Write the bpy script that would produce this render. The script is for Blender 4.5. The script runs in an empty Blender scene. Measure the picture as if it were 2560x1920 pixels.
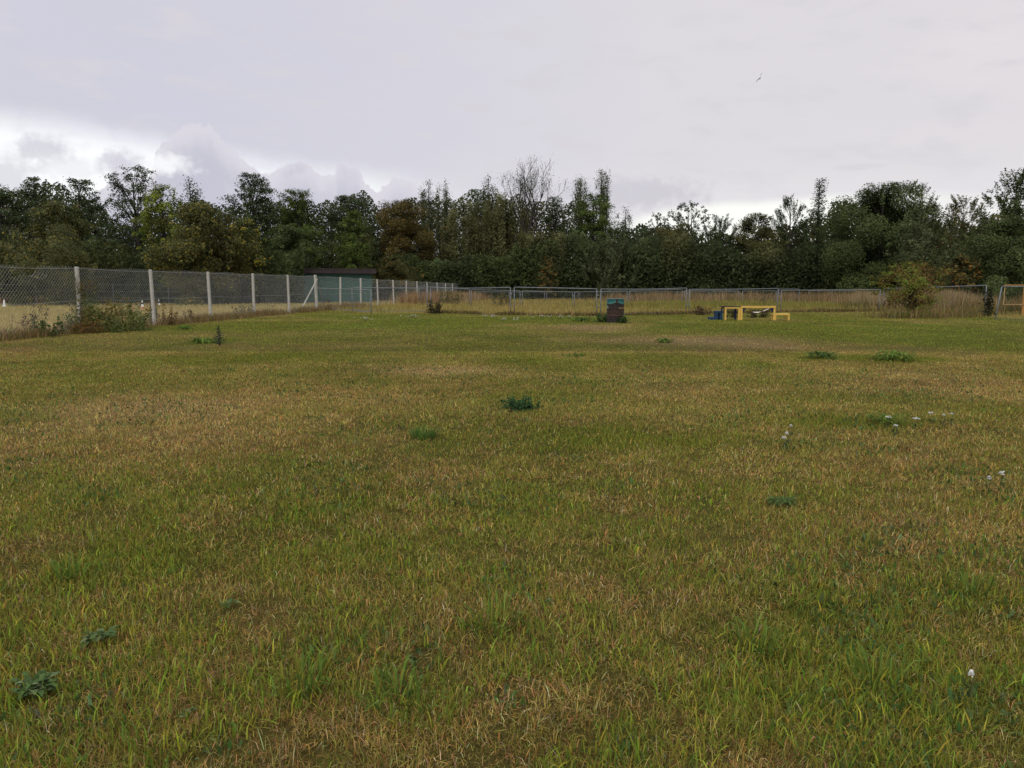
import bpy, math, random
import numpy as np
from mathutils import Vector

# ------------------------------------------------------------------ camera, sky, sun, exposure
sc = bpy.context.scene
COL = sc.collection
F = 1930.0                      # focal length in photo pixels (photo is 2560 px wide)
CAMZ = 1.35
TH = math.atan(245.0 / F)       # pitch below the horizon

cam_d = bpy.data.cameras.new('camera')
cam_d.sensor_width = 36.0
cam_d.lens = 36.0 * F / 2560.0
cam_d.clip_start = 0.05
cam_d.clip_end = 6000.0
cam = bpy.data.objects.new('camera', cam_d)
COL.objects.link(cam)
cam.location = (0, 0, CAMZ)
cam.rotation_euler = (math.pi / 2 - TH, 0, 0)
sc.camera = cam

SUN_EL, SUN_AZ = 42.0, 205.0    # degrees; azimuth clockwise from +Y (behind the camera, a bit to the left)
sd = bpy.data.lights.new('sun', 'SUN')
sd.energy = 1.15
sd.angle = math.radians(40)
sd.color = (1.0, 0.95, 0.88)
sun = bpy.data.objects.new('sun', sd)
COL.objects.link(sun)
sun.rotation_euler = (math.radians(90 - SUN_EL), 0, math.radians(180 - SUN_AZ))

vs = sc.view_settings
vs.view_transform = 'Standard'
vs.look = 'None'
vs.exposure = 0.0
vs.gamma = 1.0
vs.use_curve_mapping = False
sc.cycles.max_bounces = 6
sc.cycles.diffuse_bounces = 3
sc.cycles.transparent_max_bounces = 4


def ray(px, py):
    u = (px - 1280.0) / F
    v = (960.0 - py) / F
    return (u, math.cos(TH) + v * math.sin(TH), -math.sin(TH) + v * math.cos(TH))


def azel(px, py):
    d = ray(px, py)
    n = math.sqrt(d[0] ** 2 + d[1] ** 2 + d[2] ** 2)
    return math.degrees(math.atan2(d[0], d[1])), math.degrees(math.asin(d[2] / n))


def build_world():
    w = bpy.data.worlds.new('World')
    sc.world = w
    w.use_nodes = True
    nt = w.node_tree
    nt.nodes.clear()
    N, L = nt.nodes, nt.links

    def put(sock, v):
        if isinstance(v, bpy.types.NodeSocket):
            L.new(v, sock)
        else:
            sock.default_value = v

    def M(op, a, b=0.0, c=0.0, clamp=False):
        n = N.new('ShaderNodeMath')
        n.operation = op
        n.use_clamp = clamp
        put(n.inputs[0], a)
        put(n.inputs[1], b)
        put(n.inputs[2], c)
        return n.outputs[0]

    def step(x, a, b):
        n = N.new('ShaderNodeMapRange')
        n.interpolation_type = 'SMOOTHSTEP'
        put(n.inputs['Value'], x)
        put(n.inputs['From Min'], a)
        put(n.inputs['From Max'], b)
        return n.outputs[0]

    def mix(f, a, b):
        n = N.new('ShaderNodeMix')
        n.data_type = 'RGBA'
        put(n.inputs['Factor'], f)
        put(n.inputs['A'], (*a, 1) if isinstance(a, tuple) else a)
        put(n.inputs['B'], (*b, 1) if isinstance(b, tuple) else b)
        return n.outputs['Result']

    def noise(vec, scale, detail=3.0, rough=0.5):
        n = N.new('ShaderNodeTexNoise')
        n.inputs['Scale'].default_value = scale
        n.inputs['Detail'].default_value = detail
        n.inputs['Roughness'].default_value = rough
        L.new(vec, n.inputs['Vector'])
        return M('SUBTRACT', n.outputs['Fac'], 0.5)

    tc = N.new('ShaderNodeTexCoord')
    sep = N.new('ShaderNodeSeparateXYZ')
    L.new(tc.outputs['Generated'], sep.inputs[0])
    az = M('MULTIPLY', M('ARCTAN2', sep.outputs[0], sep.outputs[1]), 180 / math.pi)
    el = M('MULTIPLY', M('ARCSINE', sep.outputs[2]), 180 / math.pi)
    comb = N.new('ShaderNodeCombineXYZ')
    L.new(az, comb.inputs[0])
    L.new(el, comb.inputs[1])
    wide = N.new('ShaderNodeCombineXYZ')
    L.new(M('MULTIPLY', az, 0.35), wide.inputs[0])
    L.new(M('ADD', el, M('MULTIPLY', az, 0.06)), wide.inputs[1])

    def ramp(pts):
        """piecewise linear elevation profile over azimuth, pts in photo pixels"""
        a0, a1 = azel(pts[0][0], 480)[0], azel(pts[-1][0], 480)[0]
        n = N.new('ShaderNodeValToRGB')
        cr = n.color_ramp
        cr.interpolation = 'LINEAR'
        while len(cr.elements) < len(pts):
            cr.elements.new(0.5)
        for i, (x, y) in enumerate(pts):
            a, e = azel(x, y)
            cr.elements[i].position = (azel(x, 480)[0] - a0) / (a1 - a0)
            v = e / 20.0
            cr.elements[i].color = (v, v, v, 1)
        L.new(M('DIVIDE', M('SUBTRACT', az, a0), a1 - a0, clamp=True), n.inputs[0])
        return M('MULTIPLY', n.outputs[0], 20.0)

    n_wide = noise(wide.outputs[0], 0.22, 3.0, 0.5)
    n_wide2 = noise(wide.outputs[0], 0.55, 4.0, 0.55)
    n_puff = noise(comb.outputs[0], 0.55, 5.0, 0.6)
    n_fine = noise(comb.outputs[0], 1.6, 4.0, 0.6)

    # overcast deck, cooler on the left and warmer on the right
    t = step(M('ADD', az, M('MULTIPLY', n_wide, 26.0)), -26.0, 22.0)
    deck = mix(t, (0.645, 0.64, 0.745), (0.79, 0.75, 0.765))
    deck = mix(step(n_wide2, -0.02, 0.25), deck, (0.715, 0.68, 0.715))
    deck = mix(M('MULTIPLY', step(n_wide, -0.3, 0.05), 0.30), deck, (0.66, 0.65, 0.715))
    # the horizon half brightens
    low = M('SUBTRACT', 1.0, step(el, 2.0, 11.0))
    deck = mix(M('MULTIPLY', low, 0.45), deck, (0.80, 0.775, 0.785))

    # bright opening at lower left under the deck edge
    edge = ramp([(-400, 225), (0, 268), (200, 296), (400, 335), (550, 365), (700, 395), (900, 420), (1100, 440)])
    d_edge = M('SUBTRACT', M('ADD', edge, M('MULTIPLY', n_puff, 1.2)), el)
    gap = step(d_edge, -0.7, 2.3)
    fade = M('SUBTRACT', 1.0, step(az, -13.0, -3.0))
    gapcol = mix(step(n_puff, -0.02, 0.22), (1.10, 1.12, 1.13), (0.94, 0.95, 0.98))
    deck = mix(M('MULTIPLY', gap, M('ADD', M('MULTIPLY', fade, 0.85), 0.1)), deck, gapcol)

    # cumulus towers in front of the opening
    prof = ramp([(200, 500), (262, 470), (285, 425), (330, 440), (375, 452), (396, 372), (425, 346), (462, 318), (490, 307), (533, 307),
                 (556, 340), (600, 385), (650, 425), (690, 425), (718, 408), (770, 406), (800, 432), (838, 430), (846, 404), (895, 410),
                 (914, 462), (940, 476), (968, 462), (984, 440), (1015, 446), (1060, 470), (1100, 482), (1160, 505)])
    d_c = M('SUBTRACT', M('ADD', prof, M('ADD', M('MULTIPLY', n_fine, 1.15), M('MULTIPLY', n_puff, 0.6))), el)
    cm = step(d_c, -0.04, 0.18)
    cm = M('MULTIPLY', cm, M('SUBTRACT', 1.0, step(az, -7.0, -2.5)))
    lit = M('MULTIPLY', M('SUBTRACT', 1.0, step(d_c, 0.2, 2.6)), 0.9)
    ccol = mix(lit, (0.575, 0.57, 0.665), (0.745, 0.715, 0.775))
    ccol = mix(step(n_puff, 0.0, 0.3), ccol, (0.63, 0.61, 0.69))
    deck = mix(cm, deck, ccol)

    def blob(px, py, rx, ry, col, amt=1.0):
        a, e = azel(px, py)
        k = math.degrees(1.0 / F)
        dx = M('DIVIDE', M('SUBTRACT', az, a), rx * k)
        dy = M('DIVIDE', M('SUBTRACT', el, e), ry * k)
        r = M('SQRT', M('ADD', M('MULTIPLY', dx, dx), M('MULTIPLY', dy, dy)))
        r = M('ADD', r, M('MULTIPLY', M('ADD', n_fine, n_puff), 1.3))
        return mix(M('MULTIPLY', M('SUBTRACT', 1.0, step(r, 0.25, 1.3)), amt), deck, col)

    deck = blob(420, 412, 62, 26, (1.0, 1.0, 1.02), 0.9)
    deck = blob(110, 372, 62, 32, (0.66, 0.66, 0.72), 0.85)
    deck = blob(10, 440, 75, 55, (0.70, 0.70, 0.75), 0.8)
    deck = blob(300, 410, 48, 34, (0.66, 0.64, 0.72), 0.9)
    deck = blob(170, 420, 90, 30, (0.80, 0.80, 0.84), 0.6)
    # low grey bank and bright strip right of the middle
    e2 = ramp([(1480, 560), (1560, 548), (1640, 520), (1760, 503), (1950, 492), (2100, 480), (2300, 470), (2560, 480)])
    d2 = M('SUBTRACT', M('ADD', e2, M('MULTIPLY', n_puff, 0.35)), el)
    strip = M('MULTIPLY', step(d2, -0.1, 0.7), step(az, 6.5, 10.5))
    strip = M('MULTIPLY', strip, M('SUBTRACT', 1.0, M('MULTIPLY', step(az, 22.0, 30.0), 0.6)))
    deck = blob(1560, 485, 210, 42, (0.60, 0.575, 0.635), 0.75)
    deck = mix(strip, deck, (1.03, 1.03, 0.98))
    deck = blob(2145, 417, 60, 8, (0.69, 0.66, 0.70), 0.6)
    deck = blob(1270, 470, 130, 34, (0.68, 0.66, 0.72), 0.6)

    # towards the zenith a thick overcast is brighter than at the horizon
    zen = step(el, 22.0, 75.0)
    deck = mix(zen, deck, (1.30, 1.30, 1.36))
    # a physical sky shows faintly through the deck
    sky = N.new('ShaderNodeTexSky')
    sky.sky_type = 'NISHITA'
    sky.sun_disc = False
    sky.sun_elevation = math.radians(SUN_EL)
    sky.sun_rotation = math.radians(SUN_AZ)
    sc10 = N.new('ShaderNodeVectorMath')
    sc10.operation = 'SCALE'
    L.new(deck, sc10.inputs[0])
    sc10.inputs['Scale'].default_value = 10.0
    out_c = mix(0.04, sc10.outputs[0], sky.outputs[0])
    bg = N.new('ShaderNodeBackground')
    L.new(out_c, bg.inputs['Color'])
    bg.inputs['Strength'].default_value = 0.1
    out = N.new('ShaderNodeOutputWorld')
    L.new(bg.outputs[0], out.inputs['Surface'])


build_world()

# ------------------------------------------------------------------ helpers
RNG = np.random.default_rng(11)
random.seed(5)


def gz(y):
    """ground height: level lawn, then a very gentle fall towards the wood"""
    return -0.0057 * np.clip(np.asarray(y, float) - 45.0, 0, 75.0)


def at(px, py, Y):
    d = ray(px, py)
    k = Y / d[1]
    return Vector((d[0] * k, Y, CAMZ + d[2] * k))


def gp(px, py):
    """ground point seen at a photo pixel"""
    z = 0.0
    d = ray(px, py)
    for _ in range(8):
        k = (z - CAMZ) / d[2]
        z = float(gz(d[1] * k))
    return Vector((d[0] * k, d[1] * k, z))


def tag(o, label=None, cat=None, group=None, kind=None):
    if label:
        o['label'] = label
    if cat:
        o['category'] = cat
    if group:
        o['group'] = group
    if kind:
        o['kind'] = kind
    return o


def empty(name, loc, rz=0.0):
    o = bpy.data.objects.new(name, None)
    o.empty_display_size = 0.2
    COL.objects.link(o)
    o.location = loc
    o.rotation_euler = (0, 0, rz)
    return o


class MB:
    """collects polygons, optional vertex colours; builds ONE mesh object"""

    def __init__(self):
        self.v, self.f, self.c = [], [], []
        self.cur = (1, 1, 1)

    def add(self, verts, faces, col=None):
        b = len(self.v)
        self.v += [tuple(p) for p in verts]
        self.c += [col or self.cur] * len(verts)
        self.f += [tuple(b + i for i in f) for f in faces]

    def box(self, lo, hi, col=None):
        x0, y0, z0 = lo
        x1, y1, z1 = hi
        self.add([(x0, y0, z0), (x1, y0, z0), (x1, y1, z0), (x0, y1, z0), (x0, y0, z1), (x1, y0, z1), (x1, y1, z1), (x0, y1, z1)],
                 [(3, 2, 1, 0), (4, 5, 6, 7), (0, 1, 5, 4), (1, 2, 6, 5), (2, 3, 7, 6), (3, 0, 4, 7)], col)

    def prism(self, lo, hi, top_scale, col=None):
        """box whose top is scaled in x,y about its centre"""
        x0, y0, z0 = lo
        x1, y1, z1 = hi
        cx, cy = (x0 + x1) / 2, (y0 + y1) / 2
        s = top_scale
        t = [(cx + (x - cx) * s, cy + (y - cy) * s, z1) for x, y in ((x0, y0), (x1, y0), (x1, y1), (x0, y1))]
        self.add([(x0, y0, z0), (x1, y0, z0), (x1, y1, z0), (x0, y1, z0)] + t,
                 [(3, 2, 1, 0), (4, 5, 6, 7), (0, 1, 5, 4), (1, 2, 6, 5), (2, 3, 7, 6), (3, 0, 4, 7)], col)

    def tube(self, pts, rad, n=6, col=None, cap=True):
        pts = [Vector(p) for p in pts]
        if not isinstance(rad, (list, tuple)):
            rad = [rad] * len(pts)
        vs_, fs = [], []
        for i, p in enumerate(pts):
            d = (pts[min(i + 1, len(pts) - 1)] - pts[max(i - 1, 0)])
            if d.length < 1e-9:
                d = Vector((0, 0, 1))
            d.normalize()
            a = d.cross(Vector((0, 0, 1)) if abs(d.z) < 0.9 else Vector((1, 0, 0))).normalized()
            b = d.cross(a)
            for k in range(n):
                t = 2 * math.pi * k / n
                vs_.append(p + (a * math.cos(t) + b * math.sin(t)) * rad[i])
        for i in range(len(pts) - 1):
            for k in range(n):
                fs.append((i * n + k, i * n + (k + 1) % n, (i + 1) * n + (k + 1) % n, (i + 1) * n + k))
        if cap:
            fs.append(tuple(range(n))[::-1])
            fs.append(tuple((len(pts) - 1) * n + k for k in range(n)))
        self.add(vs_, fs, col)

    def lathe(self, prof, n=48, colf=None):
        vs_, fs = [], []
        b = len(self.v)
        for r, z in prof:
            for k in range(n):
                t = 2 * math.pi * k / n
                vs_.append((r * math.cos(t), r * math.sin(t), z))
        for i in range(len(prof) - 1):
            for k in range(n):
                fs.append((i * n + k, i * n + (k + 1) % n, (i + 1) * n + (k + 1) % n, (i + 1) * n + k))
        self.add(vs_, fs)
        if colf:
            for i, p in enumerate(vs_):
                self.c[b + i] = colf(*p)

    def build(self, name, m, parent=None, smooth=False, origin=None):
        me = bpy.data.meshes.new(name)
        v = self.v
        if origin is not None:
            v = [(a - origin[0], b - origin[1], c - origin[2]) for a, b, c in v]
        me.from_pydata(v, [], self.f)
        at_ = me.attributes.new('Col', 'FLOAT_COLOR', 'POINT')
        at_.data.foreach_set('color', np.array([(*c, 1) for c in self.c], dtype=np.float32).ravel())
        me.materials.append(m)
        if smooth:
            me.polygons.foreach_set('use_smooth', [True] * len(me.polygons))
        me.update()
        o = bpy.data.objects.new(name, me)
        COL.objects.link(o)
        if origin is not None:
            o.location = origin
        if parent is not None:
            o.parent = parent
        return o


def np_mesh(name, verts, loops, starts, totals, cols, m, parent=None):
    me = bpy.data.meshes.new(name)
    verts = np.ascontiguousarray(verts, dtype=np.float32)
    me.vertices.add(len(verts))
    me.vertices.foreach_set('co', verts.ravel())
    me.loops.add(len(loops))
    me.loops.foreach_set('vertex_index', np.ascontiguousarray(loops, dtype=np.int32))
    me.polygons.add(len(starts))
    me.polygons.foreach_set('loop_start', np.ascontiguousarray(starts, dtype=np.int32))
    try:
        me.polygons.foreach_set('loop_total', np.ascontiguousarray(totals, dtype=np.int32))
    except Exception:
        pass
    a = me.attributes.new('Col', 'FLOAT_COLOR', 'POINT')
    c4 = np.ones((len(verts), 4), dtype=np.float32)
    c4[:, :3] = cols
    a.data.foreach_set('color', c4.ravel())
    me.materials.append(m)
    me.update(calc_edges=True)
    o = bpy.data.objects.new(name, me)
    COL.objects.link(o)
    if parent is not None:
        o.parent = parent
    return o


def quads_mesh(name, verts, cols, m, parent=None):
    """verts (N,4,3), cols (N,3)"""
    n = len(verts)
    return np_mesh(name, verts.reshape(-1, 3), np.arange(4 * n), np.arange(n) * 4, np.full(n, 4), np.repeat(cols, 4, axis=0), m, parent)


def vnoise(x, y, scale, seed=0):
    """smooth value noise in 0..1"""
    x = np.asarray(x, float) / scale
    y = np.asarray(y, float) / scale
    xi, yi = np.floor(x).astype(np.int64), np.floor(y).astype(np.int64)
    fx, fy = x - xi, y - yi
    fx, fy = fx * fx * (3 - 2 * fx), fy * fy * (3 - 2 * fy)

    def h(i, j):
        n = (i * 374761393 + j * 668265263 + seed * 1442695041) & 0xFFFFFFFF
        n = ((n ^ (n >> 13)) * 1274126177) & 0xFFFFFFFF
        return ((n ^ (n >> 16)) & 0xFFFF) / 65535.0
    return (h(xi, yi) * (1 - fx) + h(xi + 1, yi) * fx) * (1 - fy) + (h(xi, yi + 1) * (1 - fx) + h(xi + 1, yi + 1) * fx) * fy


def fbm(x, y, scale, seed=0, o=3):
    s, a, t = 0, 1.0, 0
    for k in range(o):
        s = s + a * vnoise(x, y, scale / 2 ** k, seed + 17 * k)
        t += a
        a *= 0.55
    return s / t


# ------------------------------------------------------------------ materials
MATS = {}


def mat(name, base=None, rough=0.8, spec=0.2, metal=0.0, transl=0.0, var=0.0, scale=8.0, attr=False, bump=0.0, dirt=None):
    if name in MATS:
        return MATS[name]
    m = bpy.data.materials.new(name)
    m.use_nodes = True
    nt = m.node_tree
    N, L = nt.nodes, nt.links
    p = N['Principled BSDF']
    p.inputs['Roughness'].default_value = rough
    p.inputs['Specular IOR Level'].default_value = spec
    p.inputs['Metallic'].default_value = metal
    col = None
    if attr:
        a = N.new('ShaderNodeAttribute')
        a.attribute_name = 'Col'
        col = a.outputs['Color']
    else:
        r = N.new('ShaderNodeRGB')
        r.outputs[0].default_value = (*base, 1)
        col = r.outputs[0]
    if var > 0:
        tc = N.new('ShaderNodeTexCoord')
        nz = N.new('ShaderNodeTexNoise')
        nz.inputs['Scale'].default_value = scale
        nz.inputs['Detail'].default_value = 6
        nz.inputs['Roughness'].default_value = 0.65
        L.new(tc.outputs['Object'], nz.inputs['Vector'])
        mr = N.new('ShaderNodeMapRange')
        L.new(nz.outputs['Fac'], mr.inputs['Value'])
        mr.inputs['From Min'].default_value = 0.3
        mr.inputs['From Max'].default_value = 0.7
        mr.inputs['To Min'].default_value = 1 - var
        mr.inputs['To Max'].default_value = 1 + var
        mx = N.new('ShaderNodeVectorMath')
        mx.operation = 'SCALE'
        L.new(col, mx.inputs[0])
        L.new(mr.outputs[0], mx.inputs['Scale'])
        col = mx.outputs[0]
        if dirt:
            nz2 = N.new('ShaderNodeTexNoise')
            nz2.inputs['Scale'].default_value = scale * 0.5
            nz2.inputs['Detail'].default_value = 8
            nz2.inputs['Roughness'].default_value = 0.75
            L.new(tc.outputs['Object'], nz2.inputs['Vector'])
            m2 = N.new('ShaderNodeMapRange')
            L.new(nz2.outputs['Fac'], m2.inputs['Value'])
            m2.inputs['From Min'].default_value = 0.56
            m2.inputs['From Max'].default_value = 0.66
            mm = N.new('ShaderNodeMix')
            mm.data_type = 'RGBA'
            L.new(m2.outputs[0], mm.inputs['Factor'])
            L.new(col, mm.inputs['A'])
            mm.inputs['B'].default_value = (*dirt, 1)
            col = mm.outputs['Result']
        if bump > 0:
            bp = N.new('ShaderNodeBump')
            bp.inputs['Strength'].default_value = bump
            bp.inputs['Distance'].default_value = 0.02
            L.new(nz.outputs['Fac'], bp.inputs['Height'])
            L.new(bp.outputs[0], p.inputs['Normal'])
    L.new(col, p.inputs['Base Color'])
    if transl > 0:
        tr = N.new('ShaderNodeBsdfTranslucent')
        L.new(col, tr.inputs['Color'])
        ms = N.new('ShaderNodeMixShader')
        ms.inputs[0].default_value = transl
        L.new(p.outputs[0], ms.inputs[1])
        L.new(tr.outputs[0], ms.inputs[2])
        L.new(ms.outputs[0], N['Material Output'].inputs['Surface'])
    MATS[name] = m
    return m


M_GRASS = mat('grass_blade', attr=True, rough=0.8, spec=0.06, transl=0.28)
M_LEAF = mat('tree_leaf', attr=True, rough=0.8, spec=0.06, transl=0.25)
M_BARK = mat('bark', (0.042, 0.037, 0.031), rough=0.9, var=0.35, scale=6.0, bump=0.4)
M_PALEBARK = mat('pale_bark', (0.16, 0.15, 0.125), rough=0.9, var=0.35, scale=5.0)
M_GROUND = mat('soil_and_turf', attr=True, rough=0.95, spec=0.03, var=0.6, scale=70.0, bump=0.8, dirt=(0.05, 0.038, 0.022))
M_CONC = mat('weathered_concrete', (0.44, 0.42, 0.37), rough=0.9, var=0.28, scale=7.0, bump=0.3, dirt=(0.25, 0.19, 0.13))
M_GALV = mat('galvanised_steel', (0.17, 0.185, 0.195), rough=0.6, spec=0.3, metal=0.1, var=0.2, scale=5.0)
M_WIRE = mat('fence_wire', (0.34, 0.35, 0.33), rough=0.6, spec=0.3, metal=0.2)
M_MESHW = mat('panel_mesh_wire', (0.11, 0.12, 0.12), rough=0.6, spec=0.3, metal=0.2)
M_YEL = mat('yellow_paint', (0.66, 0.43, 0.095), rough=0.6, spec=0.3, var=0.15, scale=9.0, dirt=(0.45, 0.27, 0.07))
M_BLUE = mat('faded_blue_paint', (0.018, 0.048, 0.095), rough=0.7, var=0.25, scale=8.0)
M_NAVY = mat('navy_paint', (0.012, 0.022, 0.075), rough=0.6, var=0.2)
M_DARKTOP = mat('dark_rubber_top', (0.03, 0.028, 0.03), rough=0.9, var=0.3)
M_ATTR = mat('painted_surface', attr=True, rough=0.65, spec=0.25, var=0.25, scale=14.0)
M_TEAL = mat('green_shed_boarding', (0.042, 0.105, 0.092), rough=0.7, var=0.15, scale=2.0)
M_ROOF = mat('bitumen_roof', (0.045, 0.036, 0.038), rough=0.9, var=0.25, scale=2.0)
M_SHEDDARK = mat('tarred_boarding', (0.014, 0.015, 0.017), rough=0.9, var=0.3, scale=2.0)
M_ORANGE = mat('orange_paint', (0.44, 0.22, 0.06), rough=0.6, var=0.2, scale=9.0)

# ------------------------------------------------------------------ layout of the fences
FA, FB = -14.8, 0.0907                      # concrete post fence: x = FA + FB*y


def fx(y):
    return FA + FB * np.asarray(y, float)


FRONT = [(788, 772), (930, 783), (1072, 781.5), (1281, 787), (1497, 789), (1718, 785), (1947, 780), (2202, 778), (2463, 790), (2490, 798), (2700, 806)]
FR = np.array([[gp(a, b).x, gp(a, b).y] for a, b in FRONT])


def yfront(x):
    return np.interp(x, FR[:, 0], FR[:, 1])


# ------------------------------------------------------------------ ground colour
GREEN = np.array([0.215, 0.210, 0.034])
LUSH = np.array([0.160, 0.205, 0.028])
TAN = np.array([0.43, 0.32, 0.11])
BROWN = np.array([0.29, 0.195, 0.07])
PATCH = []                                   # (x, y, rx, ry, amount): >0 dry, <0 lush


def patch(px, py, rx, ry, amt):
    c = gp(px, py)
    PATCH.append((c.x, c.y, rx * c.y / F, max(0.15, abs(gp(px, py - ry).y - gp(px, py + ry).y) / 2), amt))


for a in ((1120, 925, 180, 12, 0.9), (1480, 818, 110, 10, 0.9), (1760, 852, 230, 14, 0.75), (1900, 864, 120, 8, 0.5), (1300, 880, 250, 10, 0.25),
          (600, 1090, 320, 60, 0.45), (330, 1020, 300, 40, 0.4), (1150, 1180, 260, 40, 0.25), (60, 870, 80, 10, 0.6), (2300, 960, 260, 25, 0.45),
          (1900, 975, 220, 20, 0.25), (150, 1340, 160, 40, 0.4), (2480, 1330, 120, 30, 0.35), (950, 1300, 260, 50, 0.3), (820, 990, 300, 30, 0.3),
          (700, 815, 300, 14, -0.8), (1200, 800, 260, 10, -0.6), (1800, 815, 240, 12, -0.8), (2150, 830, 260, 18, -0.9), (2450, 860, 160, 20, -0.8),
          (500, 905, 260, 16, -0.35), (1600, 900, 320, 16, -0.4), (2230, 895, 120, 10, -0.8), (2060, 893, 100, 10, -0.5), (2100, 1055, 180, 20, -0.5),
          (350, 1400, 240, 60, -0.25), (1600, 1100, 320, 40, -0.3), (1350, 990, 200, 30, -0.35), (2050, 1250, 260, 50, -0.2), (100, 1040, 150, 16, -0.5),
          (1460, 802, 60, 8, -0.9), (530, 852, 60, 8, -0.9)):
    patch(*a)


def dryness(x, y):
    x = np.asarray(x, float)
    y = np.asarray(y, float)
    d = 0.38 + 1.25 * (fbm(x, y, 2.2, 3, 4) - 0.5) + 0.5 * (fbm(x, y, 7.0, 9, 2) - 0.5) + 0.55 * (fbm(x, y, 0.6, 19, 2) - 0.5)
    d = d - 0.10 * np.clip((y - 16) / 12, 0, 1)
    for cx, cy, rx, ry, am in PATCH:
        q = ((x - cx) / rx) ** 2 + ((y - cy) / ry) ** 2
        q = q * (0.7 + 0.8 * vnoise(x, y, 0.8, 31))
        d = d + am * np.exp(-q * 1.2)
    return np.clip(d, 0, 1)


PALE = [(PATCH[i][0], PATCH[i][1], PATCH[i][2], PATCH[i][3]) for i in (0, 1, 2, 3, 6)]


def worn(x, y):
    m = np.zeros(np.shape(x))
    for cx, cy, rx, ry in PALE:
        q = ((x - cx) / rx) ** 2 + ((y - cy) / ry) ** 2
        m = np.maximum(m, np.exp(-q * (0.9 + 0.9 * vnoise(x, y, 0.7, 37))))
    return m


def region(x, y):
    """0 lawn, 1 dry field left of the fence, 2 meadow in the pens"""
    r = np.zeros(np.shape(x), int)
    r[y > yfront(x)] = 2
    r[x < fx(y)] = 1
    return r


def lawn_colour(x, y):
    d = dryness(x, y)[..., None]
    g = fbm(x, y, 1.7, 41, 2)[..., None]
    base = LUSH * (1 - g) + GREEN * g
    br = np.clip((fbm(x, y, 0.9, 77, 3) - 0.42) * 3.0, 0, 1)[..., None]
    near = np.clip((9.0 - y) / 7.0, 0, 1)[..., None]
    dry = TAN * (1 - 0.75 * np.maximum(br, near * 0.8)) + BROWN * 0.75 * np.maximum(br, near * 0.8)
    far = 1 + 0.30 * np.clip((y - 14) / 10, 0, 1)[..., None]
    tone = 0.74 + 0.52 * fbm(x, y, 1.25, 203, 3)[..., None]
    wn = worn(x, y)[..., None] * 0.8
    return (base * (1 - d) + dry * d) * far * tone * (1 - wn) + np.array([0.50, 0.37, 0.185]) * wn


def field_colour(x, y):
    g = fbm(x, y, 6.0, 5, 3)[..., None]
    s = np.clip((y - 50) / 8, 0, 1)[..., None] * np.clip((62 - y) / 6, 0, 1)[..., None]
    c = np.array([0.40, 0.30, 0.115]) * (1 - g * 0.6) + np.array([0.29, 0.265, 0.075]) * g * 0.6
    return c * (1 - 0.55 * s) + np.array([0.22, 0.22, 0.06]) * 0.55 * s


def meadow_colour(x, y):
    g = fbm(x, y, 4.0, 15, 3)[..., None]
    return np.array([0.24, 0.215, 0.050]) * (1 - g) + np.array([0.34, 0.25, 0.085]) * g


def ground_colour(x, y):
    r = region(x, y)
    c = lawn_colour(x, y)
    c = np.where((r == 1)[..., None], field_colour(x, y), c)
    c = np.where((r == 2)[..., None], meadow_colour(x, y), c)
    wood = np.clip((y - 108) / 5, 0, 1)[..., None]
    return c * (1 - wood) + np.array([0.035, 0.035, 0.018]) * wood


def axis(a, b, fine, lo, hi):
    inner = np.arange(a, b + 1e-6, fine)
    out_hi, s = [], fine
    v = b
    while v < hi:
        s *= 1.35
        v += s
        out_hi.append(min(v, hi))
    out_lo, s = [], fine
    v = a
    while v > lo:
        s *= 1.35
        v -= s
        out_lo.append(max(v, lo))
    return np.array(out_lo[::-1] + list(inner) + out_hi)


def build_ground():
    xs = axis(-24, 28, 0.2, -2500, 2500)
    ys = axis(0, 50, 0.2, -2500, 4000)
    X, Y = np.meshgrid(xs, ys)
    bump = 0.05 * (fbm(X, Y, 1.3, 2, 3) - 0.5) * np.clip(1 - np.abs(Y - 20) / 40, 0, 1)
    Z = gz(Y) + bump - 0.012
    v = np.stack([X, Y, Z], -1).reshape(-1, 3)
    nx, ny = len(xs), len(ys)
    i = np.arange(nx * ny).reshape(ny, nx)
    q = np.stack([i[:-1, :-1], i[:-1, 1:], i[1:, 1:], i[1:, :-1]], -1).reshape(-1, 4)
    c = ground_colour(X, Y).reshape(-1, 3) * np.where(region(X, Y) == 0, 0.30, 0.7).reshape(-1, 1)
    o = np_mesh('ground', v, q.ravel(), np.arange(len(q)) * 4, np.full(len(q), 4), c, M_GROUND)
    o['kind'] = 'structure'


build_ground()


# ------------------------------------------------------------------ grass
def blades(P, h, w, col, lean=0.35, curl=0.5, rng=RNG):
    """P (N,3) roots; returns verts (N,5,3) and colours (N,3)"""
    n = len(P)
    a = rng.uniform(0, 2 * math.pi, n)
    d = np.stack([np.cos(a), np.sin(a), np.zeros(n)], -1)
    b = rng.uniform(0, 2 * math.pi, n)
    s = np.stack([np.cos(b), np.sin(b), np.zeros(n)], -1) * (w / 2)[:, None]
    ln = np.abs(rng.normal(0, 1, n)) * lean
    ln = np.clip(ln, 0, 1.4)
    up = np.stack([np.zeros(n), np.zeros(n), np.ones(n)], -1)
    dir1 = d * np.sin(ln)[:, None] + up * np.cos(ln)[:, None]
    l2 = np.clip(ln + np.abs(rng.normal(0, 1, n)) * curl, 0, 2.2)
    dir2 = d * np.sin(l2)[:, None] + up * np.cos(l2)[:, None]
    mid = P + dir1 * (h * 0.55)[:, None]
    tip = mid + dir2 * (h * 0.45)[:, None]
    V = np.stack([P - s, P + s, mid + s * 0.8, mid - s * 0.8, tip], 1)
    return V, col


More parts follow.
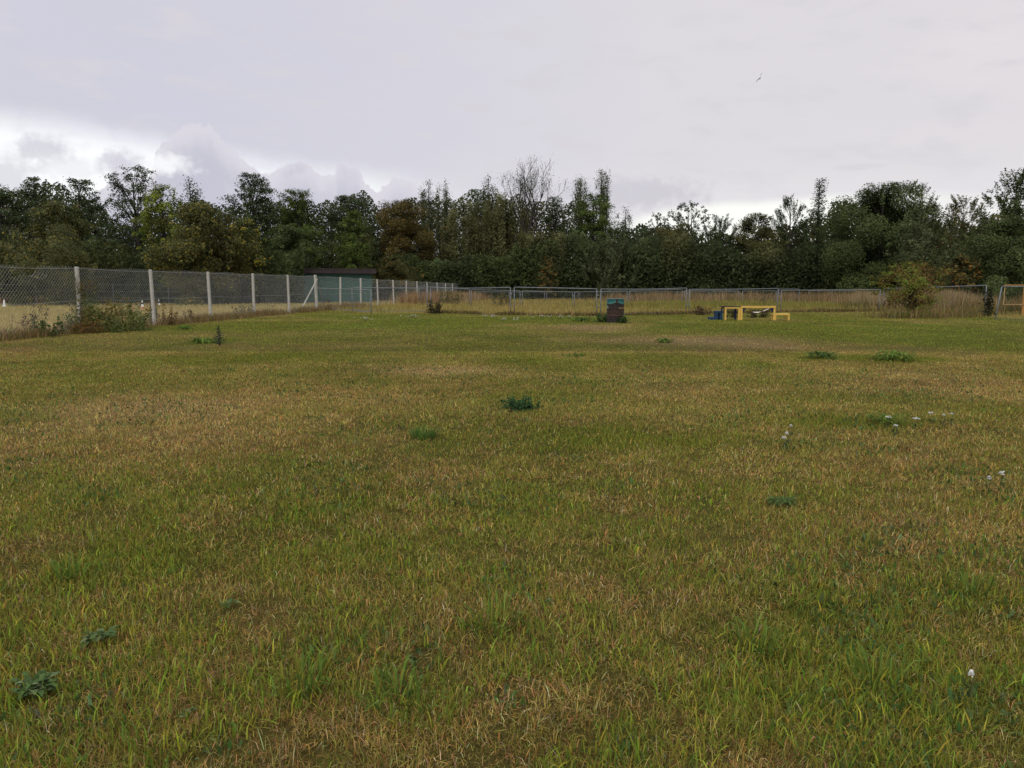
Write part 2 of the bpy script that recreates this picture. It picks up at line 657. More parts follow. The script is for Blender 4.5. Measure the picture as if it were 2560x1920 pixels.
def blade_mesh(name, V, cols, m=None):
    n = len(V)
    base = (np.arange(n) * 5)[:, None]
    loops = (base + np.array([0, 1, 2, 3, 3, 2, 4])).ravel()
    st = (np.arange(n) * 7)[:, None] + np.array([0, 4])
    tot = np.tile([4, 3], n)
    return np_mesh(name, V.reshape(-1, 3), loops, st.ravel(), tot, np.repeat(cols, 5, axis=0), m or M_GRASS)


def sample_lawn(n, y0, y1, p):
    """roots over the view wedge with density falling as y^-p"""
    k = 2.0 - p                              # width grows with y
    u = RNG.uniform(0, 1, n)
    if abs(k) < 1e-6:
        y = y0 * (y1 / y0) ** u
    else:
        y = (y0 ** k + u * (y1 ** k - y0 ** k)) ** (1 / k)
    x = RNG.uniform(-1, 1, n) * (0.72 * y + 0.9)
    return x, y


def jitter(c, s, rng=RNG):
    n = len(c)
    return np.clip(c * (1 + rng.normal(0, s, (n, 1))) * (1 + rng.normal(0, s * 0.4, (n, 3))), 0.004, 0.9)


def build_lawn():
    Vs, Cs = [], []

    def layer(n, y0, y1, p, fn, jit=0.28):
        x, y = sample_lawn(n, y0, y1, p)
        k = region(x, y) == 0
        x, y = x[k], y[k]
        h, w, c, lean, curl, keep = fn(x, y)
        x, y, h, w, c = x[keep], y[keep], h[keep], w[keep], c[keep]
        P = np.stack([x, y, gz(y) - 0.008], -1)
        V, c = blades(P, h, w, jitter(c * np.array([1.05, 1.05, 1.02]), jit), lean, curl)
        Vs.append(V)
        Cs.append(c)

    def clumps(x, y):
        return fbm(x, y, 0.34, 61, 3)

    def thatch(x, y):
        n = len(x)
        h = RNG.uniform(0.022, 0.085, n) * np.clip(1.1 - y / 30, 0.6, 1)
        h *= 0.72
        w = RNG.uniform(0.0013, 0.0028, n) * (np.maximum(y, 2) / 2.2) ** 0.74
        t = RNG.uniform(0, 1, n)[:, None]
        c = np.where(t < 0.34, np.array([0.46, 0.33, 0.12]),
                     np.where(t < 0.60, np.array([0.39, 0.225, 0.070]),
                              np.where(t < 0.82, np.array([0.21, 0.135, 0.055]),
                                       np.where(t < 0.90, np.array([0.56, 0.44, 0.26]), np.array([0.26, 0.235, 0.045])))))
        d = dryness(x, y)
        near = np.clip(1.15 - y / 14.0, 0.25, 1)[:, None]
        c = c * (0.35 + 0.5 * near) + lawn_colour(x, y) * (0.65 - 0.5 * near)
        hol = np.clip((vnoise(x, y, 0.11, 401) * 0.6 + vnoise(x, y, 0.26, 402) * 0.4 - 0.30) * 4.5, 0.28, 1)
        h = h * (0.6 + 0.8 * vnoise(x, y, 0.16, 403))
        return h, w, c * (0.8 + 0.4 * vnoise(x, y, 0.2, 404))[:, None], 1.25, 0.9, RNG.uniform(0, 1, n) < (0.30 + 0.8 * d) * np.where(y < 8, hol, 1)

    def fine(x, y):
        n = len(x)
        d = dryness(x, y)
        h = RNG.uniform(0.025, 0.085, n) * (1 - 0.35 * d) * np.clip(1.1 - y / 30, 0.65, 1)
        h *= 0.72
        w = RNG.uniform(0.0016, 0.0030, n) * (np.maximum(y, 2) / 2.2) ** 0.74
        c = lawn_colour(x, y) * 0.55 + (LUSH * (1 - d[:, None] * 0.6) + np.array([0.30, 0.25, 0.05]) * d[:, None] * 0.6) * 0.45
        hol = np.clip((vnoise(x, y, 0.13, 411) * 0.6 + vnoise(x, y, 0.3, 412) * 0.4 - 0.28) * 4.0, 0.30, 1)
        h = h * (0.6 + 0.8 * vnoise(x, y, 0.18, 413))
        return h, w, c, 0.75, 0.7, RNG.uniform(0, 1, n) < (1.0 - 0.5 * d + 0.5 * (clumps(x, y) - 0.5)) * np.where(y < 8, hol, 1)

    def broad(x, y):
        n = len(x)
        cl = clumps(x, y)
        d = dryness(x, y)
        h = RNG.uniform(0.03, 0.095, n) * np.clip(1.15 - y / 9, 0.42, 1)
        w = RNG.uniform(0.0026, 0.0062, n) * (np.maximum(y, 2) / 2.6) ** 0.40
        t = RNG.uniform(0, 1, n)[:, None]
        c = np.where(t < 0.50, np.array([0.185, 0.245, 0.030]), np.where(t < 0.80, np.array([0.31, 0.295, 0.040]), np.array([0.10, 0.165, 0.03])))
        return h, w, np.broadcast_to(c, (n, 3)).copy(), 0.62, 0.6, (cl > 0.44) & (RNG.uniform(0, 1, n) < np.clip(1.25 - y / 16, 0.5, 1.2) - 0.6 * d)

    def herb(x, y):
        n = len(x)
        cl = fbm(x, y, 0.7, 131, 3)
        h = RNG.uniform(0.018, 0.05, n) * (1 + 0.02 * y)
        w = RNG.uniform(0.008, 0.018, n) * (np.maximum(y, 2) / 2.6) ** 0.35
        t = RNG.uniform(0, 1, n)[:, None]
        c = np.where(t < 0.5, np.array([0.065, 0.12, 0.032]), np.where(t < 0.8, np.array([0.10, 0.15, 0.06]), np.array([0.13, 0.18, 0.04])))
        return h, w, np.broadcast_to(c, (n, 3)).copy(), 1.0, 0.8, cl > 0.585

    layer(900000, 1.6, 16, 1.36, thatch, 0.40)
    layer(260000, 14, 46, 1.15, thatch, 0.3)
    layer(560000, 1.6, 16, 1.32, fine)
    layer(330000, 14, 46, 1.05, fine)
    layer(130000, 1.6, 15, 1.85, broad)
    layer(42000, 1.5, 13, 1.6, herb)
    o = blade_mesh('lawn_grass', np.concatenate(Vs), np.concatenate(Cs))
    tag(o, 'short half dry lawn grass in green and straw colours covering the foreground', 'grass', kind='stuff')


build_lawn()


def band(pts, n, spread, hr, w, cols, lean=0.35, curl=0.5, dens=None, zoff=-0.02):
    """grass along a polyline of (x,y)"""
    pts = np.array(pts, float)
    seg = np.hypot(*(pts[1:] - pts[:-1]).T)
    cum = np.concatenate([[0], np.cumsum(seg)])
    t = RNG.uniform(0, cum[-1], n)
    x = np.interp(t, cum, pts[:, 0]) + RNG.normal(0, spread, n)
    y = np.interp(t, cum, pts[:, 1]) + RNG.normal(0, spread, n)
    cl = fbm(x, y, 1.1, 91, 3)
    k = cl > RNG.uniform(0.22, 0.55, n)
    x, y, cl = x[k], y[k], cl[k]
    n = len(x)
    h = RNG.uniform(hr[0], hr[1], n) * (0.55 + 0.9 * cl)
    ci = RNG.integers(0, len(cols), n)
    c = jitter(np.array(cols)[ci], 0.25)
    P = np.stack([x, y, gz(y) + zoff], -1)
    return blades(P, h, np.full(n, w), c, lean, curl)


def area(n, x0, x1, y0, y1, want, hr, wk, colf, lean=0.4, curl=0.5, p=1.0):
    u = RNG.uniform(0, 1, n)
    y = y0 * (y1 / y0) ** u if p == 1.0 else RNG.uniform(y0, y1, n)
    x = RNG.uniform(x0, x1, n)
    k = (region(x, y) == want) & (np.abs(x) < 0.74 * y + 1)
    x, y = x[k], y[k]
    n = len(x)
    cl = fbm(x, y, 2.2, 55, 3)
    h = RNG.uniform(hr[0], hr[1], n) * (0.5 + cl)
    c = jitter(colf(x, y) * 1.1, 0.2)
    P = np.stack([x, y, gz(y) - 0.02], -1)
    return blades(P, h, wk * y, c, lean, curl)


def join(name, parts, label, cat):
    o = blade_mesh(name, np.concatenate([a for a, b in parts]), np.concatenate([b for a, b in parts]))
    tag(o, label, cat, kind='stuff')
    return o


def build_rough_grass():
    join('dry_field_grass', [area(70000, -60, -4, 18, 80, 1, (0.08, 0.20), 0.0006, field_colour, 0.7, 0.6)],
         'straw coloured mown grass of the field behind the chain link fence', 'grass')
    join('meadow_grass', [area(90000, -14, 60, 29, 112, 2, (0.14, 0.36), 0.00055, meadow_colour, 0.45, 0.5)],
         'yellow green rough grass growing inside the mesh panel pens', 'grass')
    tan = [(0.34, 0.235, 0.12), (0.27, 0.18, 0.085), (0.38, 0.28, 0.15), (0.22, 0.15, 0.07)]
    red = [(0.24, 0.145, 0.06), (0.19, 0.115, 0.05), (0.30, 0.20, 0.08), (0.17, 0.145, 0.045)]
    dark = [(0.10, 0.06, 0.032), (0.075, 0.045, 0.028), (0.13, 0.085, 0.04), (0.09, 0.09, 0.03)]
    grn = [(0.12, 0.14, 0.03), (0.16, 0.15, 0.035), (0.09, 0.11, 0.03)]
    fl = [(fx(y), y) for y in (17, 22, 28, 35, 43)]
    fl = [(float(a), b) for a, b in fl]
    P = [band(fl, 22000, 0.27, (0.12, 0.36), 0.012, red + tan + [(0.20, 0.14, 0.06), (0.17, 0.15, 0.045)] + grn[:1], 0.5, 0.6)]
    P.append(band([tuple(a) for a in FR[2:8]], 13000, 0.22, (0.08, 0.26), 0.020, dark + red + tan[:1] + grn, 0.6, 0.7))
    g1, g2 = gp(800, 775), gp(1040, 783)
    P.append(band([(float(fx(44)), 44.0), (float(fx(52)), 52.0)], 3500, 0.4, (0.15, 0.45), 0.022, tan + red + grn[:1]))
    join('weedy_grass', P, 'reddish brown weedy grass left unmown along the fence feet', 'grass')
    T = []
    # tall straw along the far concrete posts
    T.append(band([(float(fx(y)) + 1.6, y) for y in (62, 74, 86, 104)], 15000, 1.1, (0.5, 1.15), 0.035, tan + [(0.36, 0.20, 0.085)], 0.25, 0.3))
    # pale tall grass behind the right hand panels
    a, b, c = gp(2040, 768), gp(2210, 772), gp(2480, 782)
    T.append(band([(b.x - 0.3, b.y + 1.4), (c.x, c.y + 2.2)], 22000, 0.8, (0.55, 1.25), 0.020, [(0.34, 0.25, 0.135), (0.28, 0.20, 0.10), (0.37, 0.29, 0.15)], 0.22, 0.25))
    T.append(band([(c.x - 0.5, c.y + 0.5), (c.x + 2.5, c.y - 1.5), (c.x + 7, c.y - 4)], 15000, 0.8, (0.4, 1.1), 0.018, tan + red[:2] + grn, 0.3, 0.4))
    T.append(band([(b.x - 2.5, b.y - 0.9), (b.x + 1.0, b.y - 1.6), (c.x - 0.4, c.y - 1.3), (c.x + 5, c.y - 5)], 15000, 0.45, (0.25, 0.6), 0.018, grn + red[:2] + [(0.10, 0.09, 0.04), (0.17, 0.12, 0.06)], 0.4, 0.5))
    q = gp(2285, 794)
    T.append(band([(q.x - 1.6, q.y - 0.1), (q.x + 1.2, q.y - 0.3), (c.x - 0.3, c.y - 0.7)], 5200, 0.38, (0.2, 0.62), 0.014, tan[:2] + grn + red[:1] + [(0.24, 0.20, 0.08)], 0.4, 0.5))
    # tall grass inside the right pen, and in front of the far hedge
    T.append(band([(8.5, 52), (13, 50), (19, 47)], 14000, 2.2, (0.22, 0.55), 0.026, [(0.26, 0.24, 0.05), (0.29, 0.25, 0.07), (0.20, 0.21, 0.045)], 0.25, 0.35))
    T.append(band([(10, 72), (20, 66), (30, 60)], 14000, 1.8, (0.5, 1.15), 0.032, tan + [(0.20, 0.16, 0.06)], 0.25, 0.3))
    T.append(band([(-4, 98), (10, 96), (26, 90), (42, 82)], 12000, 1.6, (0.4, 1.1), 0.04, tan + red + grn, 0.3, 0.3))
    T.append(band([(-50, 64), (-30, 68), (-14, 76)], 9000, 0.8, (0.3, 0.9), 0.032, red + tan[:2] + [(0.2, 0.07, 0.05)], 0.3, 0.3))
    join('tall_dry_grass', T, 'tall dry straw grass standing in drifts along the pens and hedge', 'grass')


build_rough_grass()


# ------------------------------------------------------------------ trees
def leaf_quads(C, size, rng, aspect=0.6, droop=0.0, nb=None, rough=0.6):
    """leaf rhombs at C; nb = preferred facing (leaves turn to the light), rough = how much they scatter"""
    n = len(C)
    a = rng.normal(0, 1, (n, 3))
    a[:, 2] -= droop
    if nb is not None:
        nr = nb + rng.normal(0, rough, (n, 3))
        nr /= np.linalg.norm(nr, axis=1, keepdims=True)
        a -= nr * np.sum(a * nr, 1, keepdims=True)
        a /= np.linalg.norm(a, axis=1, keepdims=True)
        b = np.cross(nr, a)
    else:
        a /= np.linalg.norm(a, axis=1, keepdims=True)
        b = rng.normal(0, 1, (n, 3))
        b -= a * np.sum(a * b, 1, keepdims=True)
        b /= np.linalg.norm(b, axis=1, keepdims=True)
    s = (size * rng.uniform(0.6, 1.35, n))[:, None]
    a = a * s * 0.5
    b = b * s * 0.5 * aspect
    return np.stack([C - a, C - a * 0.1 + b, C + a, C - a * 0.1 - b], 1)


PAL = {
    'dark': [(0.042, 0.060, 0.024), (0.036, 0.052, 0.024), (0.056, 0.072, 0.027)],
    'mid': [(0.058, 0.078, 0.027), (0.050, 0.068, 0.027), (0.074, 0.092, 0.030)],
    'olive': [(0.080, 0.088, 0.034), (0.066, 0.075, 0.030), (0.098, 0.102, 0.042)],
    'olivebrown': [(0.076, 0.078, 0.028), (0.062, 0.066, 0.026), (0.090, 0.092, 0.034)],
    'lime': [(0.145, 0.175, 0.026), (0.115, 0.145, 0.026), (0.18, 0.20, 0.026)],
    'leafgreen': [(0.066, 0.096, 0.022), (0.052, 0.078, 0.020), (0.085, 0.115, 0.026)],
    'amber': [(0.078, 0.068, 0.022), (0.058, 0.058, 0.022), (0.105, 0.076, 0.022)],
    'greygreen': [(0.080, 0.096, 0.044), (0.064, 0.078, 0.036), (0.100, 0.114, 0.050)],
    'poplar': [(0.118, 0.124, 0.046), (0.086, 0.096, 0.036), (0.185, 0.180, 0.085)],  # palest colour paints light glints into the leaves
    'rust': [(0.16, 0.105, 0.03), (0.125, 0.095, 0.03), (0.19, 0.105, 0.03)],
}


def tree(name, label, cat, px, top, half, bot, depth, kind, pal, group=None, leaf=None, dens=1.0, accent=None, acc_frac=0.0, lean=0.0, seed=None, base_py=None, pale=False, stems=1):
    rng = np.random.default_rng((seed if seed is not None else int(px * 7 + top)) % 100000)
    b = at(px, 740, depth)
    bx, by, bz = b.x, depth, float(gz(depth))
    if base_py is not None:
        g = gp(px, base_py)
        bx, by, bz = g.x, g.y, g.z
        depth = by
    zt = at(px, top, depth).z
    if kind in ('round', 'ash', 'willow'):
        bot = max(bot, 728)
    zb = max(at(px, bot, depth).z, bz + 0.1)
    R = half * depth / F
    H = zt - bz
    CH = zt - zb
    if kind in ('round', 'ash', 'willow'):
        R *= 1.14
    root = empty(name, (bx, by, bz))
    tag(root, label, cat, group)
    leaf = leaf * 0.95 if (leaf and depth > 45) else (leaf or (0.17 if depth > 55 else 0.13))
    bark = MB()
    LC, LT = [], []                         # leaf centres, clump tint

    def limb(p0, p1, r0, r1, sag=0.12, n=4):
        p0, p1 = Vector(p0), Vector(p1)
        L = (p1 - p0).length
        pts = []
        for i in range(n + 1):
            t = i / n
            q = p0.lerp(p1, t)
            w = math.sin(math.pi * t) * sag * L
            q += Vector((rng.normal(0, 0.3), rng.normal(0, 0.3), 0.5)) * w * 0.6
            pts.append(q)
        pts[0], pts[-1] = p0, p1
        bark.tube(pts, [r0 + (r1 - r0) * i / n for i in range(n + 1)], 5, cap=False)
        return pts

    def clump(c, rad, n, flat=0.75, tint=None):
        d = rng.normal(0, 1, (n, 3))
        d /= np.linalg.norm(d, axis=1, keepdims=True)
        r = rng.uniform(0.15, 1, n) ** 0.55
        p = d * (r * rad)[:, None]
        p[:, 2] *= flat
        LC.append(np.array(c) + p)
        LT.append(np.full(n, rng.normal(0, 1) if tint is None else tint))

    r_tr = max(0.05, 0.018 * H)
    tx = lean * H
    trunk_top = Vector((tx, 0, (zt - bz) * 0.9))

    def trunk_at(z):
        t = max(0.0, min(1.0, z / trunk_top.z))
        return Vector((tx * t * t + 0.04 * H * math.sin(t * 5 + px) * 0.15, 0.03 * H * math.sin(t * 4 + px * 2) * 0.3, z))

    if kind in ('round', 'ash', 'shrub', 'willow', 'sparse', 'small'):
        if kind == 'shrub':
            for k in range(5):
                a = rng.uniform(0, 6.28)
                limb((rng.normal(0, 0.15), rng.normal(0, 0.15), -0.1), (math.cos(a) * R * 0.5, math.sin(a) * R * 0.5, H * 0.75), r_tr * 1.1, r_tr * 0.2, n=5)
        else:
            for k in range(stems):
                off = Vector((0.25 * k * (1 if k % 2 else -1), 0.1 * k, 0))
                zs = np.linspace(-0.15, trunk_top.z, 8)
                bark.tube([trunk_at(max(z, 0)) + off * (1 + z / H) + Vector((0, 0, min(z, 0))) for z in zs],
                          [r_tr * (1.25 - 1.1 * i / 7) for i in range(8)], 7, cap=False)
        ph = rng.uniform(0, 6.28, 4)

        def lobe(a, t):
            return 1 + (0.15 * math.sin(2 * a + ph[0] + 5 * t) + 0.11 * math.sin(3 * a + ph[1] - 7 * t) + 0.08 * math.sin(5 * a + ph[2] + 11 * t)) * min(1.0, 2.6 * (1.02 - t))
        nc = {'round': 84, 'ash': 84, 'shrub': 66, 'willow': 84, 'sparse': 24, 'small': 52}[kind]
        for i in range(nc):
            t = (i + rng.uniform(0, 1)) / nc
            if kind == 'ash':
                t = t ** 0.72
            if kind == 'shrub':
                env = math.sqrt(max(0.0, 1 - t ** 2.6)) * (0.86 + 0.25 * rng.uniform())
            elif kind == 'ash':
                env = (math.sin(math.pi * min(0.965, t * 0.68 + 0.285)) ** 0.66) * (0.72 + 0.42 * rng.uniform())
            elif kind == 'willow':
                env = (math.sin(math.pi * min(0.98, t ** 1.4 * 0.72 + 0.24)) ** 0.7) * (0.75 + 0.35 * rng.uniform())
            else:
                env = (math.sin(math.pi * min(0.975, t ** 1.45 * 0.76 + 0.21)) ** 0.58) * (0.8 + 0.3 * rng.uniform())
            a = rng.uniform(0, 6.28)
            env *= lobe(a, t)
            rr = env * R * (rng.uniform(0.15, 1) ** 0.5)
            rc = R * rng.uniform(0.20, 0.36) * (0.55 + 0.45 * env)
            if kind == 'ash':
                rc *= 0.92
            if kind == 'sparse':
                rc *= 0.85
            zc = (zb - bz) + t * CH
            zc = min(zc, H - rc * 0.5)
            c = Vector((tx * (zc / H) ** 2 + math.cos(a) * max(rr - rc * 0.3, 0), math.sin(a) * max(rr - rc * 0.3, 0), max(zc, 0.15)))
            nl = int(dens * {'round': 13, 'ash': 11, 'shrub': 14, 'willow': 13, 'sparse': 3.6, 'small': 9.0}[kind] * (rc / leaf) ** 2)
            nl = max(30, min(nl, 1400))
            if kind == 'willow':                # upswept sprays
                nsp = 6
                for s in range(nsp):
                    aa = a + rng.normal(0, 0.9)
                    dirv = np.array([math.cos(aa) * 0.55, math.sin(aa) * 0.55, rng.uniform(0.5, 1.3)])
                    tt = rng.uniform(0, 1, nl // nsp)
                    pp = np.array(c) + (tt[:, None] - 0.4) * dirv * rc * 1.9 + rng.normal(0, rc * 0.16, (nl // nsp, 3)) * (1.2 - tt[:, None])
                    LC.append(pp)
                    LT.append(np.full(len(pp), rng.normal(0, 1)))
            elif kind == 'ash':                 # layered sprays that arch outward
                nsp = 5
                for s in range(nsp):
                    aa = a + rng.normal(0, 1.1)
                    tt = rng.uniform(0, 1, nl // nsp)
                    out = np.array([math.cos(aa), math.sin(aa), 0])
                    pp = np.array(c) + out * (tt[:, None] * rc * 1.5) + np.array([0, 0, 1]) * ((0.6 * np.sin(tt * 2.6) - 0.25) * rc)[:, None]
                    pp += rng.normal(0, rc * 0.26, (len(tt), 3)) * np.array([1, 1, 0.7])
                    LC.append(pp)
                    LT.append(np.full(len(pp), rng.normal(0, 1)))
                    
            else:
                clump(c, rc, nl, 0.8)
            if rng.uniform() < (0.75 if kind in ('sparse', 'small', 'ash') else 0.4) and kind != 'shrub':
                zs = max(0.12 * H, c.z - 0.55 * (abs(c.x) + abs(c.y)) - 0.1 * H)
                limb(trunk_at(min(zs, trunk_top.z * 0.95)), c, r_tr * 0.42 * (1.1 - zs / H), 0.012 if depth < 50 else 0.022)
        # stray sprays that break the outline
        ns = int(46 * dens)
        for i in range(ns):
            t = rng.uniform(0.25, 1)
            a = rng.uniform(0, 6.28)
            env = math.sin(math.pi * min(0.975, t ** 1.45 * 0.76 + 0.21)) ** 0.62 * lobe(a, t)
            rr = R * env * rng.uniform(0.85, 1.12)
            p0 = np.array([math.cos(a) * rr + tx * t * t, math.sin(a) * rr, zb - bz + t * CH * 0.97])
            L = R * rng.uniform(0.08, 0.24)
            dv = np.array([math.cos(a) * 0.6, math.sin(a) * 0.6, rng.uniform(-0.1, 1.0)])
            k = max(10, int(13 * L / leaf))
            tt = rng.uniform(0, 1, k)
            LC.append(p0 + tt[:, None] * dv * L + rng.normal(0, leaf * 0.5, (k, 3)))
            LT.append(np.full(k, rng.normal(0, 1)))
    elif kind in ('poplar', 'poplarmass'):
        nlead = 7 if kind == 'poplar' else 20
        bark.tube([Vector((0, 0, -0.15)), Vector((0.02 * H, 0, H * 0.5)), Vector((0, 0, H * 0.97))], [r_tr * 0.8, r_tr * 0.5, 0.02], 6, cap=False)
        z0 = zb - bz
        for i in range(nlead):
            if i == 0:
                x0 = y0 = 0.0
                topz = H
            else:
                x0 = rng.uniform(-1, 1) * R * (0.75 if kind == 'poplar' else 1.0)
                y0 = rng.uniform(-1, 1) * R * 0.7
                topz = H - CH * (rng.uniform(0.08, 0.5) * (0.35 + 0.65 * abs(x0) / R) if kind == 'poplar' else rng.uniform(0.0, 0.30))
            base = z0 * 0.5
            n = 6
            pts = [Vector((x0 * (0.5 + 0.5 * min(1, (q / n) * 1.8)) + rng.normal(0, 0.06), y0 * (0.5 + 0.5 * q / n), base + (topz - base) * q / n)) for q in range(n + 1)]
            bark.tube(pts[:-1], [r_tr * 0.30 * (1 - q / n) + 0.012 for q in range(n)], 4, cap=False)
            pz = [p.z for p in pts]
            Ls = topz - z0
            nsh = int((2.6 if kind == 'poplar' else 3.0) * Ls * (1 + 0.3 * dens)) + 6
            for k in range(nsh):
                t = rng.uniform(0, 1) ** 0.8 * 0.97
                zz = z0 + t * Ls
                prof = (1 - t) ** 0.3 * 0.4 + 0.6
                l = (0.95 if kind == 'poplar' else 0.95) * prof * rng.uniform(0.3, 1.3)
                a = rng.uniform(0, 6.28)
                e = rng.uniform(0.8, 1.4)
                dv = np.array([math.cos(a) * math.cos(e), math.sin(a) * math.cos(e), math.sin(e)])
                p0 = np.array([np.interp(zz, pz, [p.x for p in pts]), np.interp(zz, pz, [p.y for p in pts]), zz])
                nlv = int(dens * (6.5 if kind == 'poplar' else 16.0) * (1.1 - 0.45 * t) * (l + 0.25) / leaf)
                tt = rng.uniform(0, 1, (nlv, 1))
                LC.append(p0 + dv * l * tt + rng.normal(0, 0.13 + 0.12 * l, (nlv, 3)))
                LT.append(np.full(nlv, rng.normal(0, 0.9)))
    elif kind == 'bare':
        tips = []

        def grow(p, d, L, r, lev):
            n = 4
            pts = [p]
            q = p.copy()
            dd = d.copy()
            for i in range(n):
                dd = (dd + Vector((rng.normal(0, 0.09), rng.normal(0, 0.09), 0.05))).normalized()
                q = q + dd * (L / n)
                pts.append(q.copy())
            bark.tube(pts, [r * (1 - 0.45 * i / n) for i in range(n + 1)], 5 if lev < 2 else 4, cap=False)
            tips.append(q.copy())
            if lev >= 6 or q.z > H:
                return
            for k in range(3 if lev < 4 else 2):
                j = rng.integers(2, n + 1)
                a = rng.uniform(0, 6.28)
                sp = rng.uniform(0.35, 0.62)
                side = dd.orthogonal().normalized()
                side.rotate(__import__('mathutils').Quaternion(dd, a))
                nd = (dd * math.cos(sp) + side * math.sin(sp) + Vector((0, 0, 0.16))).normalized()
                grow(pts[j], nd, L * rng.uniform(0.60, 0.80), max(r * 0.50, 0.011), lev + 1)
        zb0 = (zb - bz)
        bark.tube([Vector((0, 0, -0.15)), Vector((0.1, 0, zb0 * 0.6)), Vector((0, 0, zb0))], [r_tr * 0.85, r_tr * 0.7, r_tr * 0.62], 7, cap=False)
        for k in range(5):
            a = k * 1.3 + 0.4
            sp = 0.10 if k == 0 else rng.uniform(0.28, 0.5)
            grow(Vector((0, 0, zb0 * (1 - 0.05 * k))), Vector((math.cos(a) * math.sin(sp), math.sin(a) * math.sin(sp), math.cos(sp))), CH * 0.40, r_tr * 0.55 * (1.0 if k == 0 else 0.7), 1)
        T = np.array([tuple(t) for t in tips])
        for t in T:
            k = rng.integers(1, 4)
            LC.append(t + rng.normal(0, 0.32, (k, 3)))
            LT.append(np.full(k, rng.normal(0, 1)))
    elif kind == 'birch':
        bark.tube([trunk_at(z) - Vector((0, 0, 0.15 if z == 0 else 0)) for z in np.linspace(0, trunk_top.z, 8)], [r_tr * (1.1 - 0.95 * i / 7) for i in range(8)], 7, cap=False)
        for i in range(46):
            t = rng.uniform(0.02, 1)
            z = (zb - bz) + t * CH
            a = rng.uniform(0, 6.28)
            rr = R * (1 - t ** 1.5 * 0.80) * rng.uniform(0.15, 1)
            e = Vector((math.cos(a) * rr, math.sin(a) * rr, min(z + 0.25 * rr, H)))
            limb(trunk_at(max(0.2 * H, z - rr * 0.6)), e, r_tr * 0.25, 0.02)
            L = rng.uniform(0.07, 0.20) * CH
            k = int(dens * 3.4 * L * 0.7 / (leaf * leaf))
            u = rng.uniform(0, 1, k)
            LC.append(np.stack([e.x + rng.normal(0, 0.22, k) * (1.2 - 0.6 * u), e.y + rng.normal(0, 0.22, k), e.z + 0.15 - u * L], -1))
            LT.append(np.full(k, rng.normal(0, 1)))
        for s in (-0.25, 0.35):
            limb(trunk_top, trunk_top + Vector((s * 1.2, 0, 0.10 * H)), 0.03, 0.01)
    C = np.concatenate(LC)
    T = np.concatenate(LT)
    C[:, 2] = np.maximum(C[:, 2], 0.03)
    p = np.array(PAL[pal])
    col = p[rng.integers(0, len(p), len(C))]
    col = col * (1 + 0.16 * np.clip(T, -2, 2))[:, None]
    if accent is not None:
        k = rng.uniform(0, 1, len(C)) < acc_frac * np.clip(1 + 0.9 * T, 0, 3)
        col = np.where(k[:, None], np.array(accent), col)
    col = np.clip(col * 1.22 * (1 + rng.normal(0, 0.15, (len(C), 1))), 0.006, 0.5)
    zc = (zb - bz) + 0.35 * CH
    out = np.stack([(C[:, 0] - tx * (C[:, 2] / H) ** 2) / R, C[:, 1] / R, (C[:, 2] - zc) / max(CH, 0.5)], -1)
    out /= np.maximum(np.linalg.norm(out, axis=1, keepdims=True), 0.2)
    nbias = out * 0.65 + np.array([0, 0, 0.42])
    V = leaf_quads(C, leaf, rng, 0.66 if kind not in ('willow',) else 0.46, 0.6 if kind == 'birch' else 0.0, nbias, 0.4)
    quads_mesh('crown', V, col.astype(np.float32), M_LEAF, root)
    bark.build('trunk', M_PALEBARK if pale else M_BARK, root)
    return root


